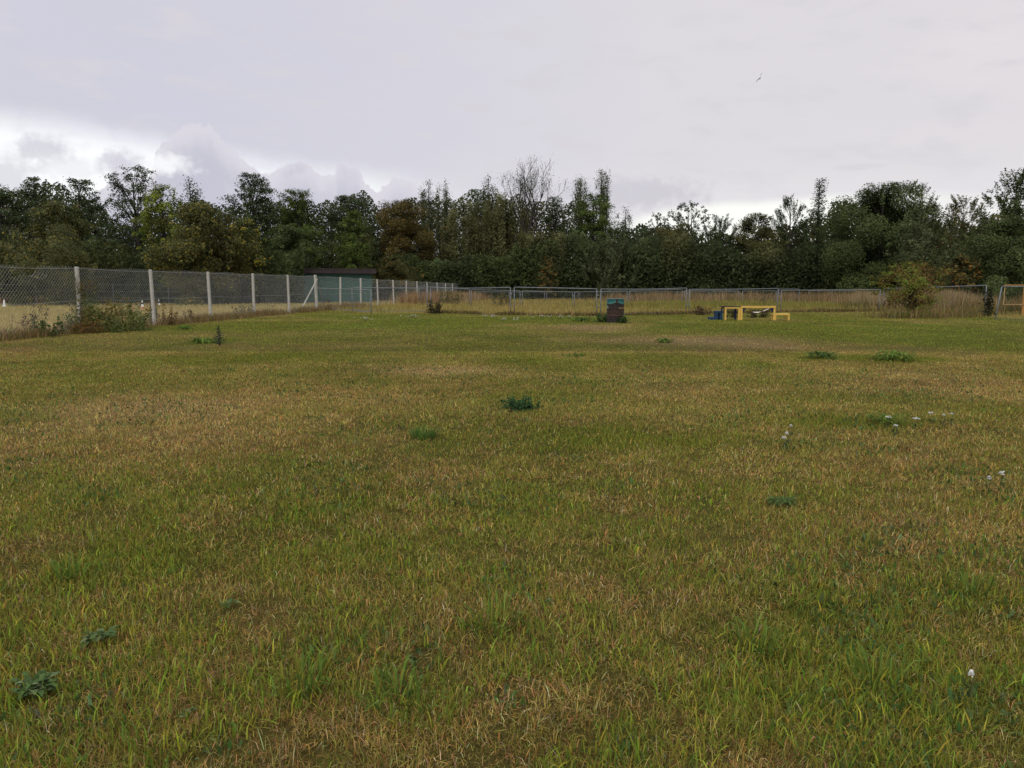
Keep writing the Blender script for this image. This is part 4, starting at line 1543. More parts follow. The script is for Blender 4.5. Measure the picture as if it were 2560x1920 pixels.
# ------------------------------------------------------------------ yellow agility frames, blue steps
def agility():
    g0 = gp(1832, 800)
    Y = g0.y
    s = Y / F

    def X(px):
        return at(px, 800, Y).x

    def Z(py):
        return at(1830, py, Y).z
    # left table
    x0, x1 = X(1811), X(1852)
    r = empty('agility_table', (x0, Y, 0))
    tag(r, 'yellow painted low table with dark top, left end of the agility frames', 'agility obstacle', 'yellow agility frames')
    W = x1 - x0
    D = 0.62
    zt = Z(767.5)
    m = MB()
    m.box((0, 0, zt - 0.06), (W, 0.035, zt))
    m.box((0, D, zt - 0.06), (W, D + 0.035, zt))
    m.build('rail', M_YEL, r)
    m = MB()
    m.box((-0.012, -0.012, zt + 0.002), (W + 0.004, D + 0.045, zt + 0.024))
    m.build('table_top', M_DARKTOP, r)
    for cx, w, yy in ((0.012, 0.062, 0.0), (W - 0.115, 0.115, 0.0), (0.012, 0.06, D - 0.03), (W - 0.08, 0.06, D - 0.03)):
        m = MB()
        m.prism((cx, yy + 0.003, -0.05), (cx + w, yy + 0.055, zt - 0.062), 0.9)
        m.build('leg', M_YEL if yy == 0 else M_NAVY, r)
    # middle frame
    x0, x1 = X(1850), X(1937)
    r = empty('hurdle', (x0, Y - 0.05, 0))
    tag(r, 'long yellow hurdle frame with striped tape hanging under its beam', 'agility obstacle', 'yellow agility frames')
    W = x1 - x0
    zt = Z(765)
    m = MB()
    m.box((0.02, 0, zt - 0.075), (W, 0.09, zt))
    m.build('beam', M_YEL, r)
    for cx, w in ((0.0, 0.085), (W - 0.075, 0.075)):
        m = MB()
        m.prism((cx, 0.004, -0.05), (cx + w, 0.085, zt - 0.077), 0.86)
        m.build('leg', M_YEL, r)
    for sx, x in ((1, 0.09), (-1, W - 0.085)):
        m = MB()
        m.add([(x, 0.03, zt - 0.078), (x + sx * 0.14, 0.03, zt - 0.078), (x + sx * 0.05, 0.03, zt - 0.22), (x, 0.03, zt - 0.24),
               (x, 0.055, zt - 0.078), (x + sx * 0.14, 0.055, zt - 0.078), (x + sx * 0.05, 0.055, zt - 0.22), (x, 0.055, zt - 0.24)],
              [(0, 1, 2, 3), (7, 6, 5, 4), (0, 4, 5, 1), (1, 5, 6, 2), (2, 6, 7, 3), (3, 7, 4, 0)])
        m.build('corner_brace', M_NAVY, r)
    # tape: thin twisted ribbon sagging between the uprights
    m = MB()
    n = 36
    xa, xb = X(1860) - x0, X(1923) - x0
    for i in range(n):
        t0, t1 = i / n, (i + 1) / n
        q = []
        for t in (t0, t1):
            zc = zt - 0.085 - 0.165 * (math.sin(math.pi * min(1, t * 1.02)) ** 0.9) + 0.02 * (t - 0.5)
            tw = math.sin(t * 16) * 0.8
            q.append((xa + (xb - xa) * t, zc, math.cos(tw) * 0.022, math.sin(tw) * 0.022))
        (xA, zA, cA, sA), (xB, zB, cB, sB) = q
        if t0 < 0.30:
            c = (0.55, 0.45, 0.05) if i % 3 == 0 else (0.03, 0.03, 0.03)
        else:
            c = (0.75, 0.73, 0.68) if i % 5 else (0.45, 0.33, 0.12)
        m.add([(xA, 0.04 - sA, zA - cA), (xB, 0.04 - sB, zB - cB), (xB, 0.04 + sB, zB + cB), (xA, 0.04 + sA, zA + cA),
               (xA, 0.046 - sA, zA - cA), (xB, 0.046 - sB, zB - cB), (xB, 0.046 + sB, zB + cB), (xA, 0.046 + sA, zA + cA)],
              [(0, 1, 2, 3), (7, 6, 5, 4), (0, 4, 5, 1), (3, 2, 6, 7)], c)
    tp = m.build('barrier_tape', M_ATTR)
    tp.location = (x0, Y - 0.06, 0)
    tag(tp, 'sagging strip of white and striped barrier tape under the yellow beam', 'tape')
    # right step
    x0, x1 = X(1935.5), X(1974)
    r = empty('agility_step', (x0, Y - 0.02, 0))
    tag(r, 'small low yellow step at the right end of the agility frames', 'agility obstacle', 'yellow agility frames')
    W = x1 - x0
    zt = Z(784)
    m = MB()
    m.box((0, 0, zt - 0.065), (W, 0.40, zt))
    m.build('step_top', M_YEL, r)
    for cx, w in ((-0.01, 0.09), (W - 0.075, 0.07)):
        for yy in (0.004, 0.35):
            m = MB()
            m.prism((cx, yy, -0.05), (cx + w, yy + 0.045, zt - 0.067), 0.9)
            m.build('leg', M_YEL, r)
    # blue steps
    x0, x1 = X(1781), X(1812)
    r = empty('blue_steps', (x0, Y + 0.35, 0))
    tag(r, 'weathered blue two tier step block left of the yellow table', 'agility obstacle')
    W = x1 - x0
    zh, zl = Z(778.5), Z(794)
    xm = X(1796.5) - x0
    m = MB()
    m.box((0, 0, -0.05), (xm - 0.003, 0.42, zl))
    m.build('lower_step', M_BLUE, r)
    m = MB()
    m.box((xm, 0, zh - 0.06), (W, 0.42, zh))
    m.build('upper_step', M_BLUE, r)
    for a, b in ((xm, xm + 0.075), (W - 0.11, W)):
        m = MB()
        m.box((a, 0.003, -0.05), (b, 0.417, zh - 0.062))
        m.build('side_board', M_BLUE, r)


agility()


def orange_frame():
    Y = 36.0
    a, b = at(2513, 715, Y), at(2562, 715, Y)
    r = empty('obstacle_frame', (a.x, Y, 0))
    tag(r, 'raised orange painted square frame partly out of view at the right edge', 'agility obstacle')
    zt, zb_ = at(2513, 711.5, Y).z, at(2513, 760, Y).z
    W = 1.05
    worn = mat('worn_yellow_paint', (0.40, 0.27, 0.12), var=0.3, scale=6.0)
    m = MB()
    m.box((-0.02, 0, zt - 0.035), (W + 0.02, 0.04, zt))
    m.build('top_bar', M_ORANGE, r)
    for x in (0.0, W - 0.03):
        m = MB()
        m.box((x - 0.016, 0.003, zb_), (x + 0.016, 0.037, zt - 0.037))
        m.build('side_bar', worn, r)
    m = MB()
    m.box((-0.02, 0, zb_ - 0.032), (W + 0.02, 0.04, zb_ - 0.002))
    m.build('bottom_bar', worn, r)
    m = MB()
    m.box((W * 0.93 - 0.05, 0.043, -0.1), (W * 0.93 + 0.05, 0.12, zt - 0.1))
    m.build('support_post', M_ORANGE, r)


orange_frame()


# ------------------------------------------------------------------ cones behind the fence
def cone(px, top, bot, Y, label, bands):
    g = at(px, 715, Y)
    z0 = float(gz(Y))
    H = (bot - top) * Y / F
    r = empty('traffic_cone', (g.x, Y, z0 + 0.02))
    tag(r, label, 'cone', 'traffic cones in the dry field')
    m = MB()
    m.box((-H * 0.26, -H * 0.26, 0), (H * 0.26, H * 0.26, H * 0.06), bands[-1])
    m.build('base', M_ATTR, r)
    m = MB()

    def colf(x, y, z):
        k = min(len(bands) - 1, int((1 - z / H) * len(bands)))
        return bands[k]
    m.lathe([(H * (0.20 - 0.165 * t), H * (0.06 + 0.94 * t)) for t in np.linspace(0, 1, 25)] + [(0.001, H)], 20, colf)
    m.build('cone_body', M_ATTR, r, smooth=True)


WHT, ORN, BLK = (0.78, 0.78, 0.74), (0.50, 0.16, 0.07), (0.03, 0.03, 0.03)
cone(7, 746, 764, 52, 'white cone standing in the dry field at the left frame edge', [WHT, WHT, WHT, WHT, WHT])
cone(353, 749, 770, 46, 'white, black and orange banded cone left of the second concrete post', [WHT, BLK, WHT, ORN])
cone(395, 747, 761, 58, 'black and white banded cone right of the second concrete post', [WHT, BLK, WHT])


# ------------------------------------------------------------------ bird
def bird():
    Y = 62.0
    p = at(1900, 196, Y)
    r = bpy.data.objects.new('bird', None)
    m = MB()
    m.cur = (0.10, 0.095, 0.10)
    k = 0.36
    # body along the flight direction, wings raised
    prof = [(-0.50, 0.015), (-0.42, 0.05), (-0.2, 0.085), (0.05, 0.095), (0.25, 0.07), (0.36, 0.055), (0.42, 0.05), (0.47, 0.02), (0.53, 0.004)]
    m.tube([Vector((x * k, 0, 0)) for x, _ in prof], [rr * k for _, rr in prof], 8)
    m.add([Vector(v) * k for v in ((-0.45, 0, 0.01), (-0.75, 0.12, 0.0), (-0.70, 0, 0.0), (-0.75, -0.12, 0.0))], [(0, 1, 2), (0, 2, 3)])
    for sgn in (1, -1):
        st = [(0.18, -0.14, 0.0, 0.05), (0.22, -0.16, 0.35, 0.22), (0.16, -0.16, 0.75, 0.30), (-0.02, -0.14, 1.15, 0.26)]
        vs_ = []
        for xl, xt, y, z in st:
            vs_ += [Vector((xl, sgn * y, z + 0.012)) * k, Vector((xt, sgn * y, z)) * k, Vector((xl, sgn * y, z - 0.012)) * k]
        fs = []
        for i in range(3):
            for q in range(3):
                fs.append((i * 3 + q, i * 3 + (q + 1) % 3, i * 3 + 3 + (q + 1) % 3, i * 3 + 3 + q))
        m.add(vs_, fs)
    o = m.build('bird', mat('bird_feathers', attr=True, rough=0.8), None, smooth=True)
    bpy.data.objects.remove(r)
    o.location = p
    o.rotation_euler = (math.radians(-58), math.radians(10), math.radians(75))
    tag(o, 'dark bird gliding high in the grey sky on the right', 'bird')


bird()


# ------------------------------------------------------------------ plants of the lawn and the fence foot
def plant(name, label, cat, base, fn, group=None):
    """fn fills (quads list, colours list, stems MB) in local coordinates"""
    rng = np.random.default_rng(int(abs(base[0]) * 1000 + base[1] * 77) % 99991)
    root = empty(name, base)
    tag(root, label, cat, group)
    st = MB()
    Q, C, parts = [], [], {}
    fn(rng, st, Q, C, parts)
    if st.v:
        st.build('stem', M_ATTR, root)
    if Q:
        quads_mesh('foliage', np.concatenate(Q), np.concatenate(C), M_LEAF, root)
    for k, (q, c) in parts.items():
        quads_mesh(k, np.concatenate(q), np.concatenate(c), M_LEAF, root)
    return root


def rosette(R, n, leaf_l, leaf_w, cols, up=0.5):
    """broad leaves radiating from the base, each leaf two quads with a fold"""
    def fn(rng, st, Q, C, parts):
        for i in range(n):
            a = rng.uniform(0, 6.28)
            r0 = rng.uniform(0, 0.5) * R
            L = leaf_l * rng.uniform(0.6, 1.25)
            w = leaf_w * rng.uniform(0.7, 1.2)
            d = np.array([math.cos(a), math.sin(a), 0])
            s = np.array([-math.sin(a), math.cos(a), 0])
            e = rng.uniform(0.15, 1.1) * up
            p0 = d * r0 + np.array([0, 0, 0.01 + rng.uniform(0, 0.3) * R * up])
            p1 = p0 + (d * math.cos(e) + np.array([0, 0, math.sin(e)])) * L * 0.5
            e2 = e - rng.uniform(0.4, 1.0)
            p2 = p1 + (d * math.cos(e2) + np.array([0, 0, math.sin(e2)])) * L * 0.5
            z = np.array([0, 0, 0.2 * w])
            q = np.array([[p0 - s * w * 0.15, p0 + s * w * 0.15, p1 + s * w * 0.5 + z, p1 - s * w * 0.5 + z],
                          [p1 - s * w * 0.5 + z, p1 + s * w * 0.5 + z, p2 + s * w * 0.12, p2 - s * w * 0.12]])
            Q.append(q)
            c = np.array(cols[rng.integers(0, len(cols))]) * rng.uniform(0.75, 1.25)
            C.append(np.tile(c, (2, 1)))
            # lobes
            for k in range(3):
                t = rng.uniform(0.3, 0.9)
                pc = p0 + (p2 - p0) * t + z
                sg = rng.choice([-1, 1])
                qq = np.array([[pc, pc + d * w * 0.25 + s * sg * w * 0.35, pc + s * sg * w * 0.85 + d * w * 0.2, pc + s * sg * w * 0.4 - d * w * 0.1]])
                Q.append(qq)
                C.append(c[None])
    return fn


def tuft(h, n, R, cols, w=0.006):
    def fn(rng, st, Q, C, parts):
        for i in range(n):
            a = rng.uniform(0, 6.28)
            r = R * math.sqrt(rng.uniform())
            p = np.array([math.cos(a) * r, math.sin(a) * r, -0.01])
            ln = rng.uniform(0.1, 0.9)
            b = a + rng.normal(0, 0.6)
            d = np.array([math.cos(b) * math.sin(ln), math.sin(b) * math.sin(ln), math.cos(ln)])
            s = np.array([-math.sin(b), math.cos(b), 0]) * w * 0.5
            L = h * rng.uniform(0.5, 1.1)
            m_ = p + d * L * 0.6
            t = m_ + (d + np.array([0, 0, -0.7])) * L * 0.4
            Q.append(np.array([[p - s, p + s, m_ + s, m_ - s], [m_ - s, m_ + s, t + s * 0.1, t - s * 0.1]]))
            c = np.array(cols[rng.integers(0, len(cols))]) * rng.uniform(0.7, 1.3)
            C.append(np.tile(c, (2, 1)))
    return fn


def weed(h, nst, spread, leafcol, leaf=0.05, nleaf=26, head=None, headcol=None, headn=40, headr=0.06, stemcol=(0.10, 0.07, 0.04), lean=0.3):
    def fn(rng, st, Q, C, parts):
        for i in range(nst):
            a = rng.uniform(0, 6.28)
            r = spread * math.sqrt(rng.uniform())
            p0 = Vector((math.cos(a) * r, math.sin(a) * r, -0.03))
            L = h * rng.uniform(0.6, 1.05)
            d = Vector((math.cos(a) * lean * rng.uniform(0.2, 1), math.sin(a) * lean * rng.uniform(0.2, 1), 1)).normalized()
            p1 = p0 + d * L * 0.5 + Vector((rng.normal(0, 0.02), rng.normal(0, 0.02), 0))
            p2 = p1 + (d + Vector((rng.normal(0, 0.2), rng.normal(0, 0.2), 0))).normalized() * L * 0.5
            st.tube([p0, p1, p2], [0.006, 0.005, 0.003], 4, stemcol, cap=False)
            if nleaf:
                t = rng.uniform(0.08, 0.95, nleaf)[:, None]
                cc = np.where(t < 0.5, np.array(p0) + (np.array(p1) - np.array(p0)) * t * 2, np.array(p1) + (np.array(p2) - np.array(p1)) * (t * 2 - 1))
                cc = cc + rng.normal(0, leaf * 0.9, (nleaf, 3)) * (1.15 - t * 0.6)
                cc[:, 2] = np.maximum(cc[:, 2], 0.01)
                Q.append(leaf_quads(cc, leaf * 1.3, rng, 0.5, 0.0, np.array([0, 0, 0.9]), 0.6))
                lc = np.array(leafcol)[rng.integers(0, len(leafcol), nleaf)]
                C.append(lc * rng.uniform(0.7, 1.3, (nleaf, 1)))
            if head:
                hq = np.array(p2) + rng.normal(0, 1, (headn, 3)) * np.array([headr, headr, headr * (0.35 if head == 'flower_head' else 1.2)])
                parts.setdefault(head, ([], []))
                parts[head][0].append(leaf_quads(hq, 0.022 if head == 'flower_head' else 0.03, rng, 0.9))
                hc = np.array(headcol)[rng.integers(0, len(headcol), headn)]
                parts[head][1].append(hc * rng.uniform(0.75, 1.25, (headn, 1)))
    return fn


def bush(R, h, n, cols, leaf=0.06, canes=14):
    def fn(rng, st, Q, C, parts):
        for i in range(canes):
            a = rng.uniform(0, 6.28)
            L = rng.uniform(0.5, 1.0)
            pts = [Vector((0.25 * R * rng.normal(), 0.2 * R * rng.normal(), -0.05))]
            for k in range(1, 6):
                t = k / 5
                pts.append(pts[0] + Vector((math.cos(a) * R * t * L, math.sin(a) * R * 0.6 * t * L, h * (1.5 * t - 0.95 * t * t) * 1.5 * L)))
            st.tube(pts, [0.008, 0.007, 0.006, 0.005, 0.004, 0.003], 4, (0.14, 0.09, 0.05), cap=False)
        for j in range(34):
            a = rng.uniform(0, 6.28)
            rr = math.sqrt(rng.uniform()) * R
            top = h * math.sqrt(max(0.05, 1 - (rr / R) ** 2.2)) * rng.uniform(0.7, 1.1)
            c = np.array([math.cos(a) * rr, math.sin(a) * rr * 0.6, rng.uniform(0.1, 1) * top])
            k = n // 34
            q = c + rng.normal(0, 1, (k, 3)) * R * 0.13
            q[:, 2] = np.maximum(q[:, 2], 0.02)
            Q.append(leaf_quads(q, leaf, rng, 0.65, 0.0, np.array([0, -0.3, 0.8]), 0.6))
            cc = np.array(cols[rng.integers(0, len(cols))])
            C.append(cc * rng.uniform(0.65, 1.35, (k, 1)))
    return fn


def spruce(h, R):
    def fn(rng, st, Q, C, parts):
        st.tube([Vector((0, 0, -0.03)), Vector((0.01, 0, h * 0.5)), Vector((0, 0, h))], [0.014, 0.009, 0.003], 5, (0.06, 0.05, 0.035), cap=False)
        for i in range(38):
            t = (i + 0.5) / 38
            z = h * t
            L = R * (1 - t) ** 0.9 * rng.uniform(0.7, 1.1)
            a = i * 2.4
            d = np.array([math.cos(a), math.sin(a), 0.30])
            n = max(4, int(24 * L / R))
            u = rng.uniform(0.05, 1, n)[:, None]
            Q.append(leaf_quads(np.array([0, 0, z]) + d * u * L + rng.normal(0, 0.010, (n, 3)), 0.045, rng, 0.28))
            C.append(np.tile(np.array([0.028, 0.050, 0.038]), (n, 1)) * rng.uniform(0.7, 1.5, (n, 1)))
    return fn


GREENS = [(0.06, 0.105, 0.03), (0.08, 0.13, 0.035), (0.045, 0.085, 0.03)]
BLUEGR = [(0.105, 0.165, 0.052), (0.075, 0.130, 0.042), (0.150, 0.195, 0.090)]
LIGHTG = [(0.11, 0.18, 0.03), (0.09, 0.15, 0.026), (0.14, 0.195, 0.036)]


def g3(px, py):
    g = gp(px, py)
    return (g.x, g.y, g.z)


plant('broadleaf_weed', 'blue green lobed broadleaf weed in the near left corner of the lawn', 'weed', g3(90, 1735), rosette(0.088, 95, 0.038, 0.020, BLUEGR, 1.0))
plant('thistle', 'dark blue green thistle clump in the middle of the lawn', 'weed', g3(1303, 1022), weed(0.17, 20, 0.16, [(0.050, 0.115, 0.038), (0.07, 0.145, 0.048), (0.035, 0.08, 0.032)], 0.026, 60, stemcol=(0.04, 0.07, 0.03)))
plant('grass_tuft', 'dark green grass tuft left of the thistle clump', 'plant', g3(1060, 1095), tuft(0.16, 170, 0.11, [(0.09, 0.165, 0.032), (0.11, 0.19, 0.036), (0.07, 0.13, 0.03)]))
plant('spruce_seedling', 'tiny dark spruce seedling alone on the left of the lawn', 'seedling', g3(548, 864), spruce(0.46, 0.20))
plant('dandelion_patch', 'light green leafy patch beside the spruce seedling', 'weed', g3(508, 857), rosette(0.34, 70, 0.20, 0.06, LIGHTG, 0.6))
plant('dandelion_patch', 'light green leafy patch near the fence behind the spruce seedling', 'weed', g3(462, 822), rosette(0.30, 60, 0.18, 0.06, LIGHTG, 0.6))
plant('dandelion_patch', 'bright green leafy patch wide across the right side of the lawn', 'weed', g3(2235, 900), rosette(0.72, 260, 0.13, 0.035, LIGHTG, 0.6))
plant('dandelion_patch', 'darker green leafy patch left of the bright green one', 'weed', g3(2055, 895), rosette(0.50, 170, 0.12, 0.035, GREENS + LIGHTG[:2], 0.6))
plant('dandelion_patch', 'small green leafy patch in front of the dry stripe right of the middle', 'weed', g3(1660, 856), rosette(0.30, 60, 0.16, 0.05, LIGHTG + GREENS, 0.5))
plant('dandelion_patch', 'green leafy patch at the near edge of the right lawn under white flowers', 'weed', g3(2215, 1056), rosette(0.34, 130, 0.07, 0.018, LIGHTG, 0.6))
plant('nettle_clump', 'leafy green clump growing at the left foot of the rusty drum', 'weed', g3(1506, 804), weed(0.36, 12, 0.20, GREENS, 0.08, 30, stemcol=(0.05, 0.07, 0.03)))
plant('nettle_clump', 'leafy green clump growing at the right foot of the rusty drum', 'weed', g3(1557, 807), weed(0.30, 10, 0.14, GREENS, 0.07, 26, stemcol=(0.05, 0.07, 0.03)))
plant('dandelion_patch', 'green leafy patch left of the rusty drum in the lawn edge', 'weed', g3(1455, 803), rosette(0.62, 90, 0.22, 0.07, LIGHTG + GREENS, 0.6))
plant('green_weed', 'faint low green tuft in the far middle of the lawn', 'weed', g3(1428, 890), weed(0.10, 14, 0.30, LIGHTG, 0.03, 18, stemcol=(0.09, 0.13, 0.04)))
plant('dark_weed', 'flat dark green weed on the near right half of the lawn', 'weed', g3(1955, 1262), rosette(0.14, 70, 0.055, 0.016, [(0.09, 0.145, 0.042), (0.075, 0.12, 0.036)], 0.5))
plant('herb', 'pale blue green herb sprig in the foreground middle', 'weed', g3(1378, 1512), rosette(0.026, 14, 0.022, 0.008, BLUEGR, 0.9))
plant('herb', 'pale blue green herb sprig in the left foreground beside yellow blades', 'weed', g3(575, 1520), rosette(0.055, 34, 0.024, 0.008, BLUEGR, 0.9))
plant('herb', 'grey green herb low in the bottom left of the lawn', 'weed', g3(470, 1790), rosette(0.026, 14, 0.022, 0.008, BLUEGR, 0.9))
plant('herb', 'grey green herb on the left of the lawn beyond the broadleaf weed', 'weed', g3(250, 1605), rosette(0.05, 22, 0.06, 0.024, BLUEGR, 0.9))

# near blades with pointed tips, tall tufts of bright grass in the foreground
for k, (px, py, lab) in enumerate([(760, 1715, 'bright green grass tuft in the bottom left foreground'), (1010, 1760, 'yellow green grass tuft in the bottom middle foreground'),
                                   (2180, 1700, 'yellow green grass tuft in the bottom right foreground'), (1900, 1620, 'slender green grass tuft in the right foreground'),
                                   (1230, 1560, 'short green grass tuft in the middle foreground'), (190, 1440, 'pale green grass tuft at the left edge of the foreground'),
                                   (2420, 1480, 'leaning green grass tuft near the right edge of the foreground')]):
    plant('grass_tuft', lab, 'plant', g3(px, py), tuft(0.17, 60, 0.09, LIGHTG + [(0.19, 0.19, 0.03)], 0.006), 'bright grass tufts in the foreground')

WHITE = [(0.72, 0.71, 0.66), (0.60, 0.60, 0.55), (0.78, 0.77, 0.74)]


def yarrow(h, rad):
    def fn(rng, st, Q, C, parts):
        st.tube([Vector((0, 0, -0.02)), Vector((0.01, 0, h))], [0.003, 0.002], 4, (0.08, 0.10, 0.04), cap=False)
        n = 60
        r = rad * 0.72 * np.sqrt(rng.uniform(0, 1, n))
        a = rng.uniform(0, 6.28, n)
        c = np.stack([np.cos(a) * r, np.sin(a) * r, h + 0.012 - (r / rad) ** 2 * 0.014 + rng.normal(0, 0.004, n)], -1)
        parts['flower_head'] = ([leaf_quads(c, 0.012 if rad > 0.015 else 0.006, rng, 0.9, 0.0, np.array([0, 0, 1.0]), 0.25)], [np.array(WHITE)[rng.integers(0, 3, n)]])
        m_ = 14
        Q.append(leaf_quads(rng.normal(0, 0.02, (m_, 3)) + np.array([0, 0, h * 0.4]), 0.035, rng, 0.3))
        C.append(np.tile(np.array([0.06, 0.09, 0.035]), (m_, 1)))
    return fn


for px, py, r, lab in [(2219, 1064, 0.040, 'white yarrow head, left of the two largest on the right of the lawn'), (2288, 1068, 0.046, 'white yarrow head, right of the two largest on the right of the lawn'),
                       (2325, 1053, 0.024, 'small white yarrow head just right of the two largest'), (2358, 1058, 0.016, 'tiny white yarrow head between its two neighbours near the right edge'),
                       (2378, 1055, 0.018, 'small white yarrow head farthest right of the upper row'), (2237, 1087, 0.026, 'small flat white yarrow head below the two largest'),
                       (1958, 1120, 0.024, 'white yarrow head nearest the camera in the group right of the middle'), (1966, 1108, 0.018, 'small white yarrow head topmost in the group right of the middle'),
                       (1976, 1088, 0.016, 'lone small white yarrow head above the group right of the middle'), (2500, 1216, 0.022, 'white yarrow head near the right edge of the lawn'),
                       (2470, 1228, 0.016, 'smaller white yarrow head left of its neighbour near the right edge'), (2422, 1755, 0.011, 'creamy white flower head in the bottom right corner')]:
    g = gp(px, py + 6)
    plant('yarrow', lab, 'flower', (g.x, g.y, g.z), yarrow(0.10, r), 'white yarrow flowers in the lawn')
# faint daisies near the panels, groups too small to part
for px, py, lab in [(905, 802, 'sprinkle of white daisies before the angled steel panel'), (1025, 795, 'sprinkle of white daisies before the panel with the bottom rail'),
                    (1225, 795, 'sprinkle of white daisies left of the double post in the lawn edge'), (1278, 803, 'densest sprinkle of white daisies before the double post'),
                    (1355, 796, 'sprinkle of white daisies halfway between the double post and the drum'), (1414, 796, 'few white daisies closest to the left side of the drum')]:
    plant('daisy_patch', lab, 'flower', g3(px, py), weed(0.16, 9, 0.42, LIGHTG, 0.03, 8, 'flower_head', WHITE, 10, 0.025, stemcol=(0.07, 0.10, 0.03), lean=0.15))

# shrubs and weeds along the chain link fence
BR = [(0.09, 0.12, 0.034), (0.12, 0.14, 0.036), (0.19, 0.14, 0.036), (0.08, 0.11, 0.034), (0.11, 0.13, 0.034)]
plant('bramble_bush', 'sprawling bramble bush with rusty and green leaves between the first two concrete posts', 'bush', g3(268, 828), bush(1.22, 0.98, 5200, BR, 0.065, 26))
plant('bramble_bush', 'low rusty bramble spreading at the foot of the first concrete post', 'bush', g3(195, 832), bush(0.62, 0.40, 1300, [(0.17, 0.10, 0.03), (0.09, 0.075, 0.026), (0.13, 0.085, 0.03)], 0.06, 18))


def vine(rng, st, Q, C, parts):
    path = [Vector((0.02, -0.02, 0)), Vector((-0.05, 0, 0.6)), Vector((0.02, -0.05, 1.1)), Vector((-0.15, 0, 1.45)), Vector((-0.45, -0.25, 1.75))]
    st.tube(path, [0.012, 0.01, 0.008, 0.006, 0.003], 5, (0.09, 0.06, 0.04), cap=False)
    st.tube([path[2], Vector((0.16, 0.2, 1.5))], [0.007, 0.003], 4, (0.09, 0.06, 0.04), cap=False)
    for i in range(len(path) - 1):
        n = 90
        t = rng.uniform(0, 1, (n, 1))
        c = np.array(path[i]) * (1 - t) + np.array(path[i + 1]) * t + rng.normal(0, 0.10, (n, 3))
        Q.append(leaf_quads(c, 0.065, rng, 0.7))
        col = np.array([(0.11, 0.12, 0.025), (0.07, 0.09, 0.025), (0.17, 0.11, 0.03)])[rng.integers(0, 3, n)]
        C.append(col * rng.uniform(0.7, 1.3, (n, 1)))
    n = 60
    Q.append(leaf_quads(np.array([0.14, 0.15, 1.35]) + rng.normal(0, 0.12, (n, 3)), 0.06, rng, 0.7))
    C.append(np.tile(np.array([0.15, 0.11, 0.03]), (n, 1)) * rng.uniform(0.7, 1.3, (n, 1)))


py1 = POST_Y[1]
plant('climbing_bramble', 'yellowing bramble climbing the first concrete post and leaning left', 'plant', (float(fx(py1)) + 0.12, py1 - 0.12, 0), vine)
GOLD = [(0.42, 0.27, 0.03), (0.34, 0.20, 0.03)]
DARKH = [(0.022, 0.014, 0.012), (0.035, 0.02, 0.015)]
plant('goldenrod', 'yellow flowering stems at the foot of the second concrete post', 'plant', g3(372, 812), weed(0.85, 10, 0.30, [(0.06, 0.085, 0.025), (0.08, 0.09, 0.025)], 0.08, 34, 'flower_head', GOLD, 22, 0.06))
plant('goldenrod', 'yellow flowering stems left of the second concrete post in the bramble', 'plant', g3(345, 820), weed(1.0, 8, 0.28, [(0.06, 0.085, 0.025), (0.08, 0.09, 0.025)], 0.08, 34, 'flower_head', GOLD, 24, 0.07))
plant('rusty_weed', 'rust brown weed thicket right of the second concrete post', 'plant', g3(405, 812), weed(0.75, 13, 0.42, [(0.16, 0.08, 0.035), (0.12, 0.075, 0.03)], 0.06, 26))
plant('seedhead_weed', 'dark seed headed weed left of the third concrete post', 'plant', g3(480, 806), weed(0.48, 7, 0.22, [(0.10, 0.07, 0.03)], 0.05, 10, 'seed_head', DARKH, 26, 0.035))
plant('seedhead_weed', 'black seed headed weed standing left of the bramble by the first post', 'plant', g3(105, 835), weed(0.85, 5, 0.20, [(0.12, 0.10, 0.03), (0.09, 0.10, 0.03)], 0.07, 14, 'seed_head', DARKH, 30, 0.04))
plant('rusty_weed', 'rust red seeding weed near the left frame edge under the fence', 'plant', g3(62, 838), weed(0.75, 8, 0.28, [(0.14, 0.07, 0.035), (0.10, 0.06, 0.03)], 0.06, 24))
plant('green_weed', 'green weed clump at the lawn edge left of the bramble', 'plant', g3(125, 840), weed(0.55, 9, 0.25, GREENS + [(0.10, 0.10, 0.03)], 0.08, 26))
plant('goldenrod', 'single tall yellow topped stem near the left frame edge', 'plant', g3(88, 828), weed(1.0, 2, 0.05, [(0.12, 0.10, 0.03)], 0.06, 16, 'flower_head', GOLD, 26, 0.07))
plant('goldenrod', 'low yellow flowered clump between the third and fourth concrete posts', 'plant', g3(610, 791), weed(0.62, 12, 0.34, [(0.07, 0.085, 0.025), (0.10, 0.09, 0.03)], 0.07, 26, 'flower_head', GOLD, 10, 0.05))
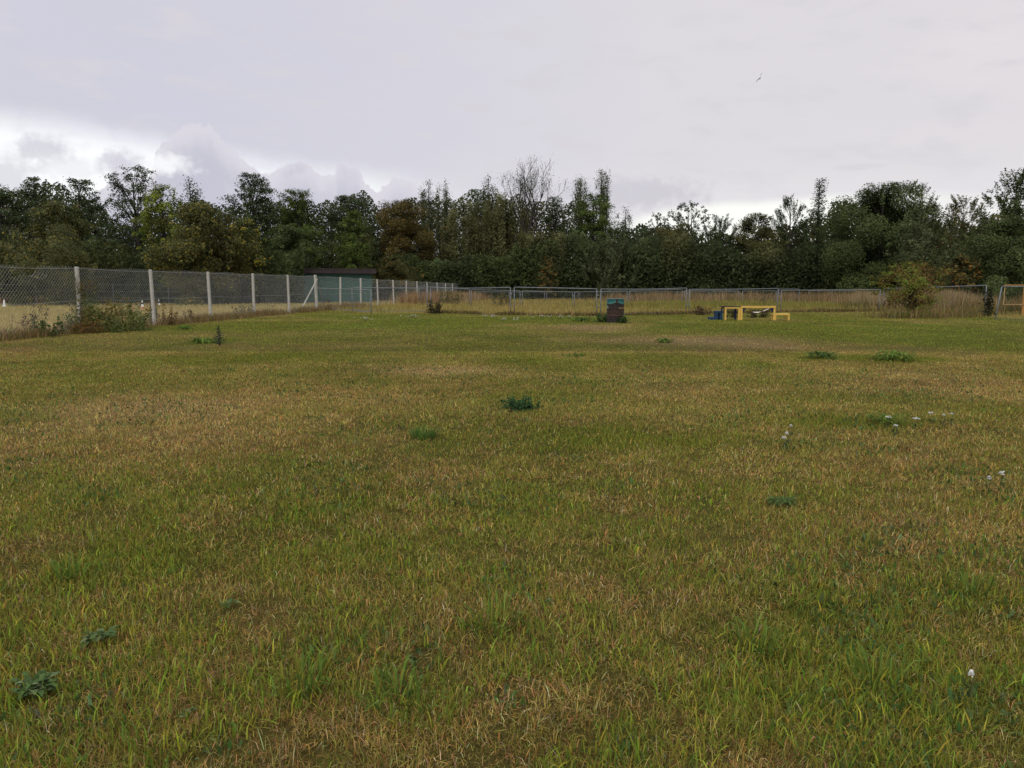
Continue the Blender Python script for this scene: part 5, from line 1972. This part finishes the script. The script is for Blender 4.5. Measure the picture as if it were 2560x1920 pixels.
plant('rusty_weed', 'rust brown weed between the fourth and fifth concrete posts', 'plant', g3(670, 783), weed(0.70, 4, 0.25, [(0.14, 0.08, 0.03)], 0.07, 12))
plant('thorn_twigs', 'bare reddish twigs at the foot of the braced concrete post', 'plant', g3(810, 774), weed(0.85, 9, 0.40, [(0.13, 0.07, 0.035)], 0.06, 8, stemcol=(0.11, 0.05, 0.03), lean=0.7))
plant('dark_weed', 'dark weed clump at the left foot of the panel second left of the drum', 'plant', g3(1088, 783), weed(0.75, 16, 0.30, [(0.035, 0.04, 0.022), (0.05, 0.045, 0.025)], 0.08, 30))
plant('dark_weed', 'brown weed clump between the drum and the blue steps', 'plant', g3(1752, 787), weed(0.45, 16, 0.42, [(0.10, 0.05, 0.035), (0.08, 0.06, 0.03)], 0.07, 26))
plant('rusty_weed', 'brown weed clump under the hanging tape behind the yellow frame', 'plant', g3(1895, 793), weed(0.48, 22, 0.55, [(0.07, 0.05, 0.03), (0.06, 0.065, 0.028)], 0.07, 26))
plant('rusty_weed', 'green brown weed clump behind the yellow table legs', 'plant', g3(1830, 793), weed(0.46, 14, 0.32, [(0.05, 0.06, 0.026), (0.06, 0.05, 0.028)], 0.07, 26))
plant('seedhead_weed', 'tall weed with dark seed heads behind the yellow beam', 'plant', g3(1905, 775), weed(1.0, 8, 0.55, [(0.10, 0.11, 0.03)], 0.06, 14, 'seed_head', [(0.09, 0.05, 0.035), (0.05, 0.03, 0.025)], 22, 0.035))
plant('ragwort', 'yellow green bushy weed beside the last concrete posts', 'plant', g3(1130, 762), weed(1.25, 20, 0.75, [(0.16, 0.13, 0.03), (0.12, 0.12, 0.03)], 0.12, 34))
plant('ragwort', 'yellow brown bushy weed inside the pen left of the double post', 'plant', g3(1250, 765), weed(0.95, 20, 0.70, [(0.15, 0.13, 0.035), (0.17, 0.12, 0.04)], 0.10, 28))
plant('ivy_tangle', 'dark ivy tangle over the end post of the right hand panels', 'plant', g3(2466, 790), weed(1.35, 6, 0.12, [(0.022, 0.032, 0.018), (0.03, 0.036, 0.02)], 0.09, 60, stemcol=(0.04, 0.04, 0.03), lean=0.12))
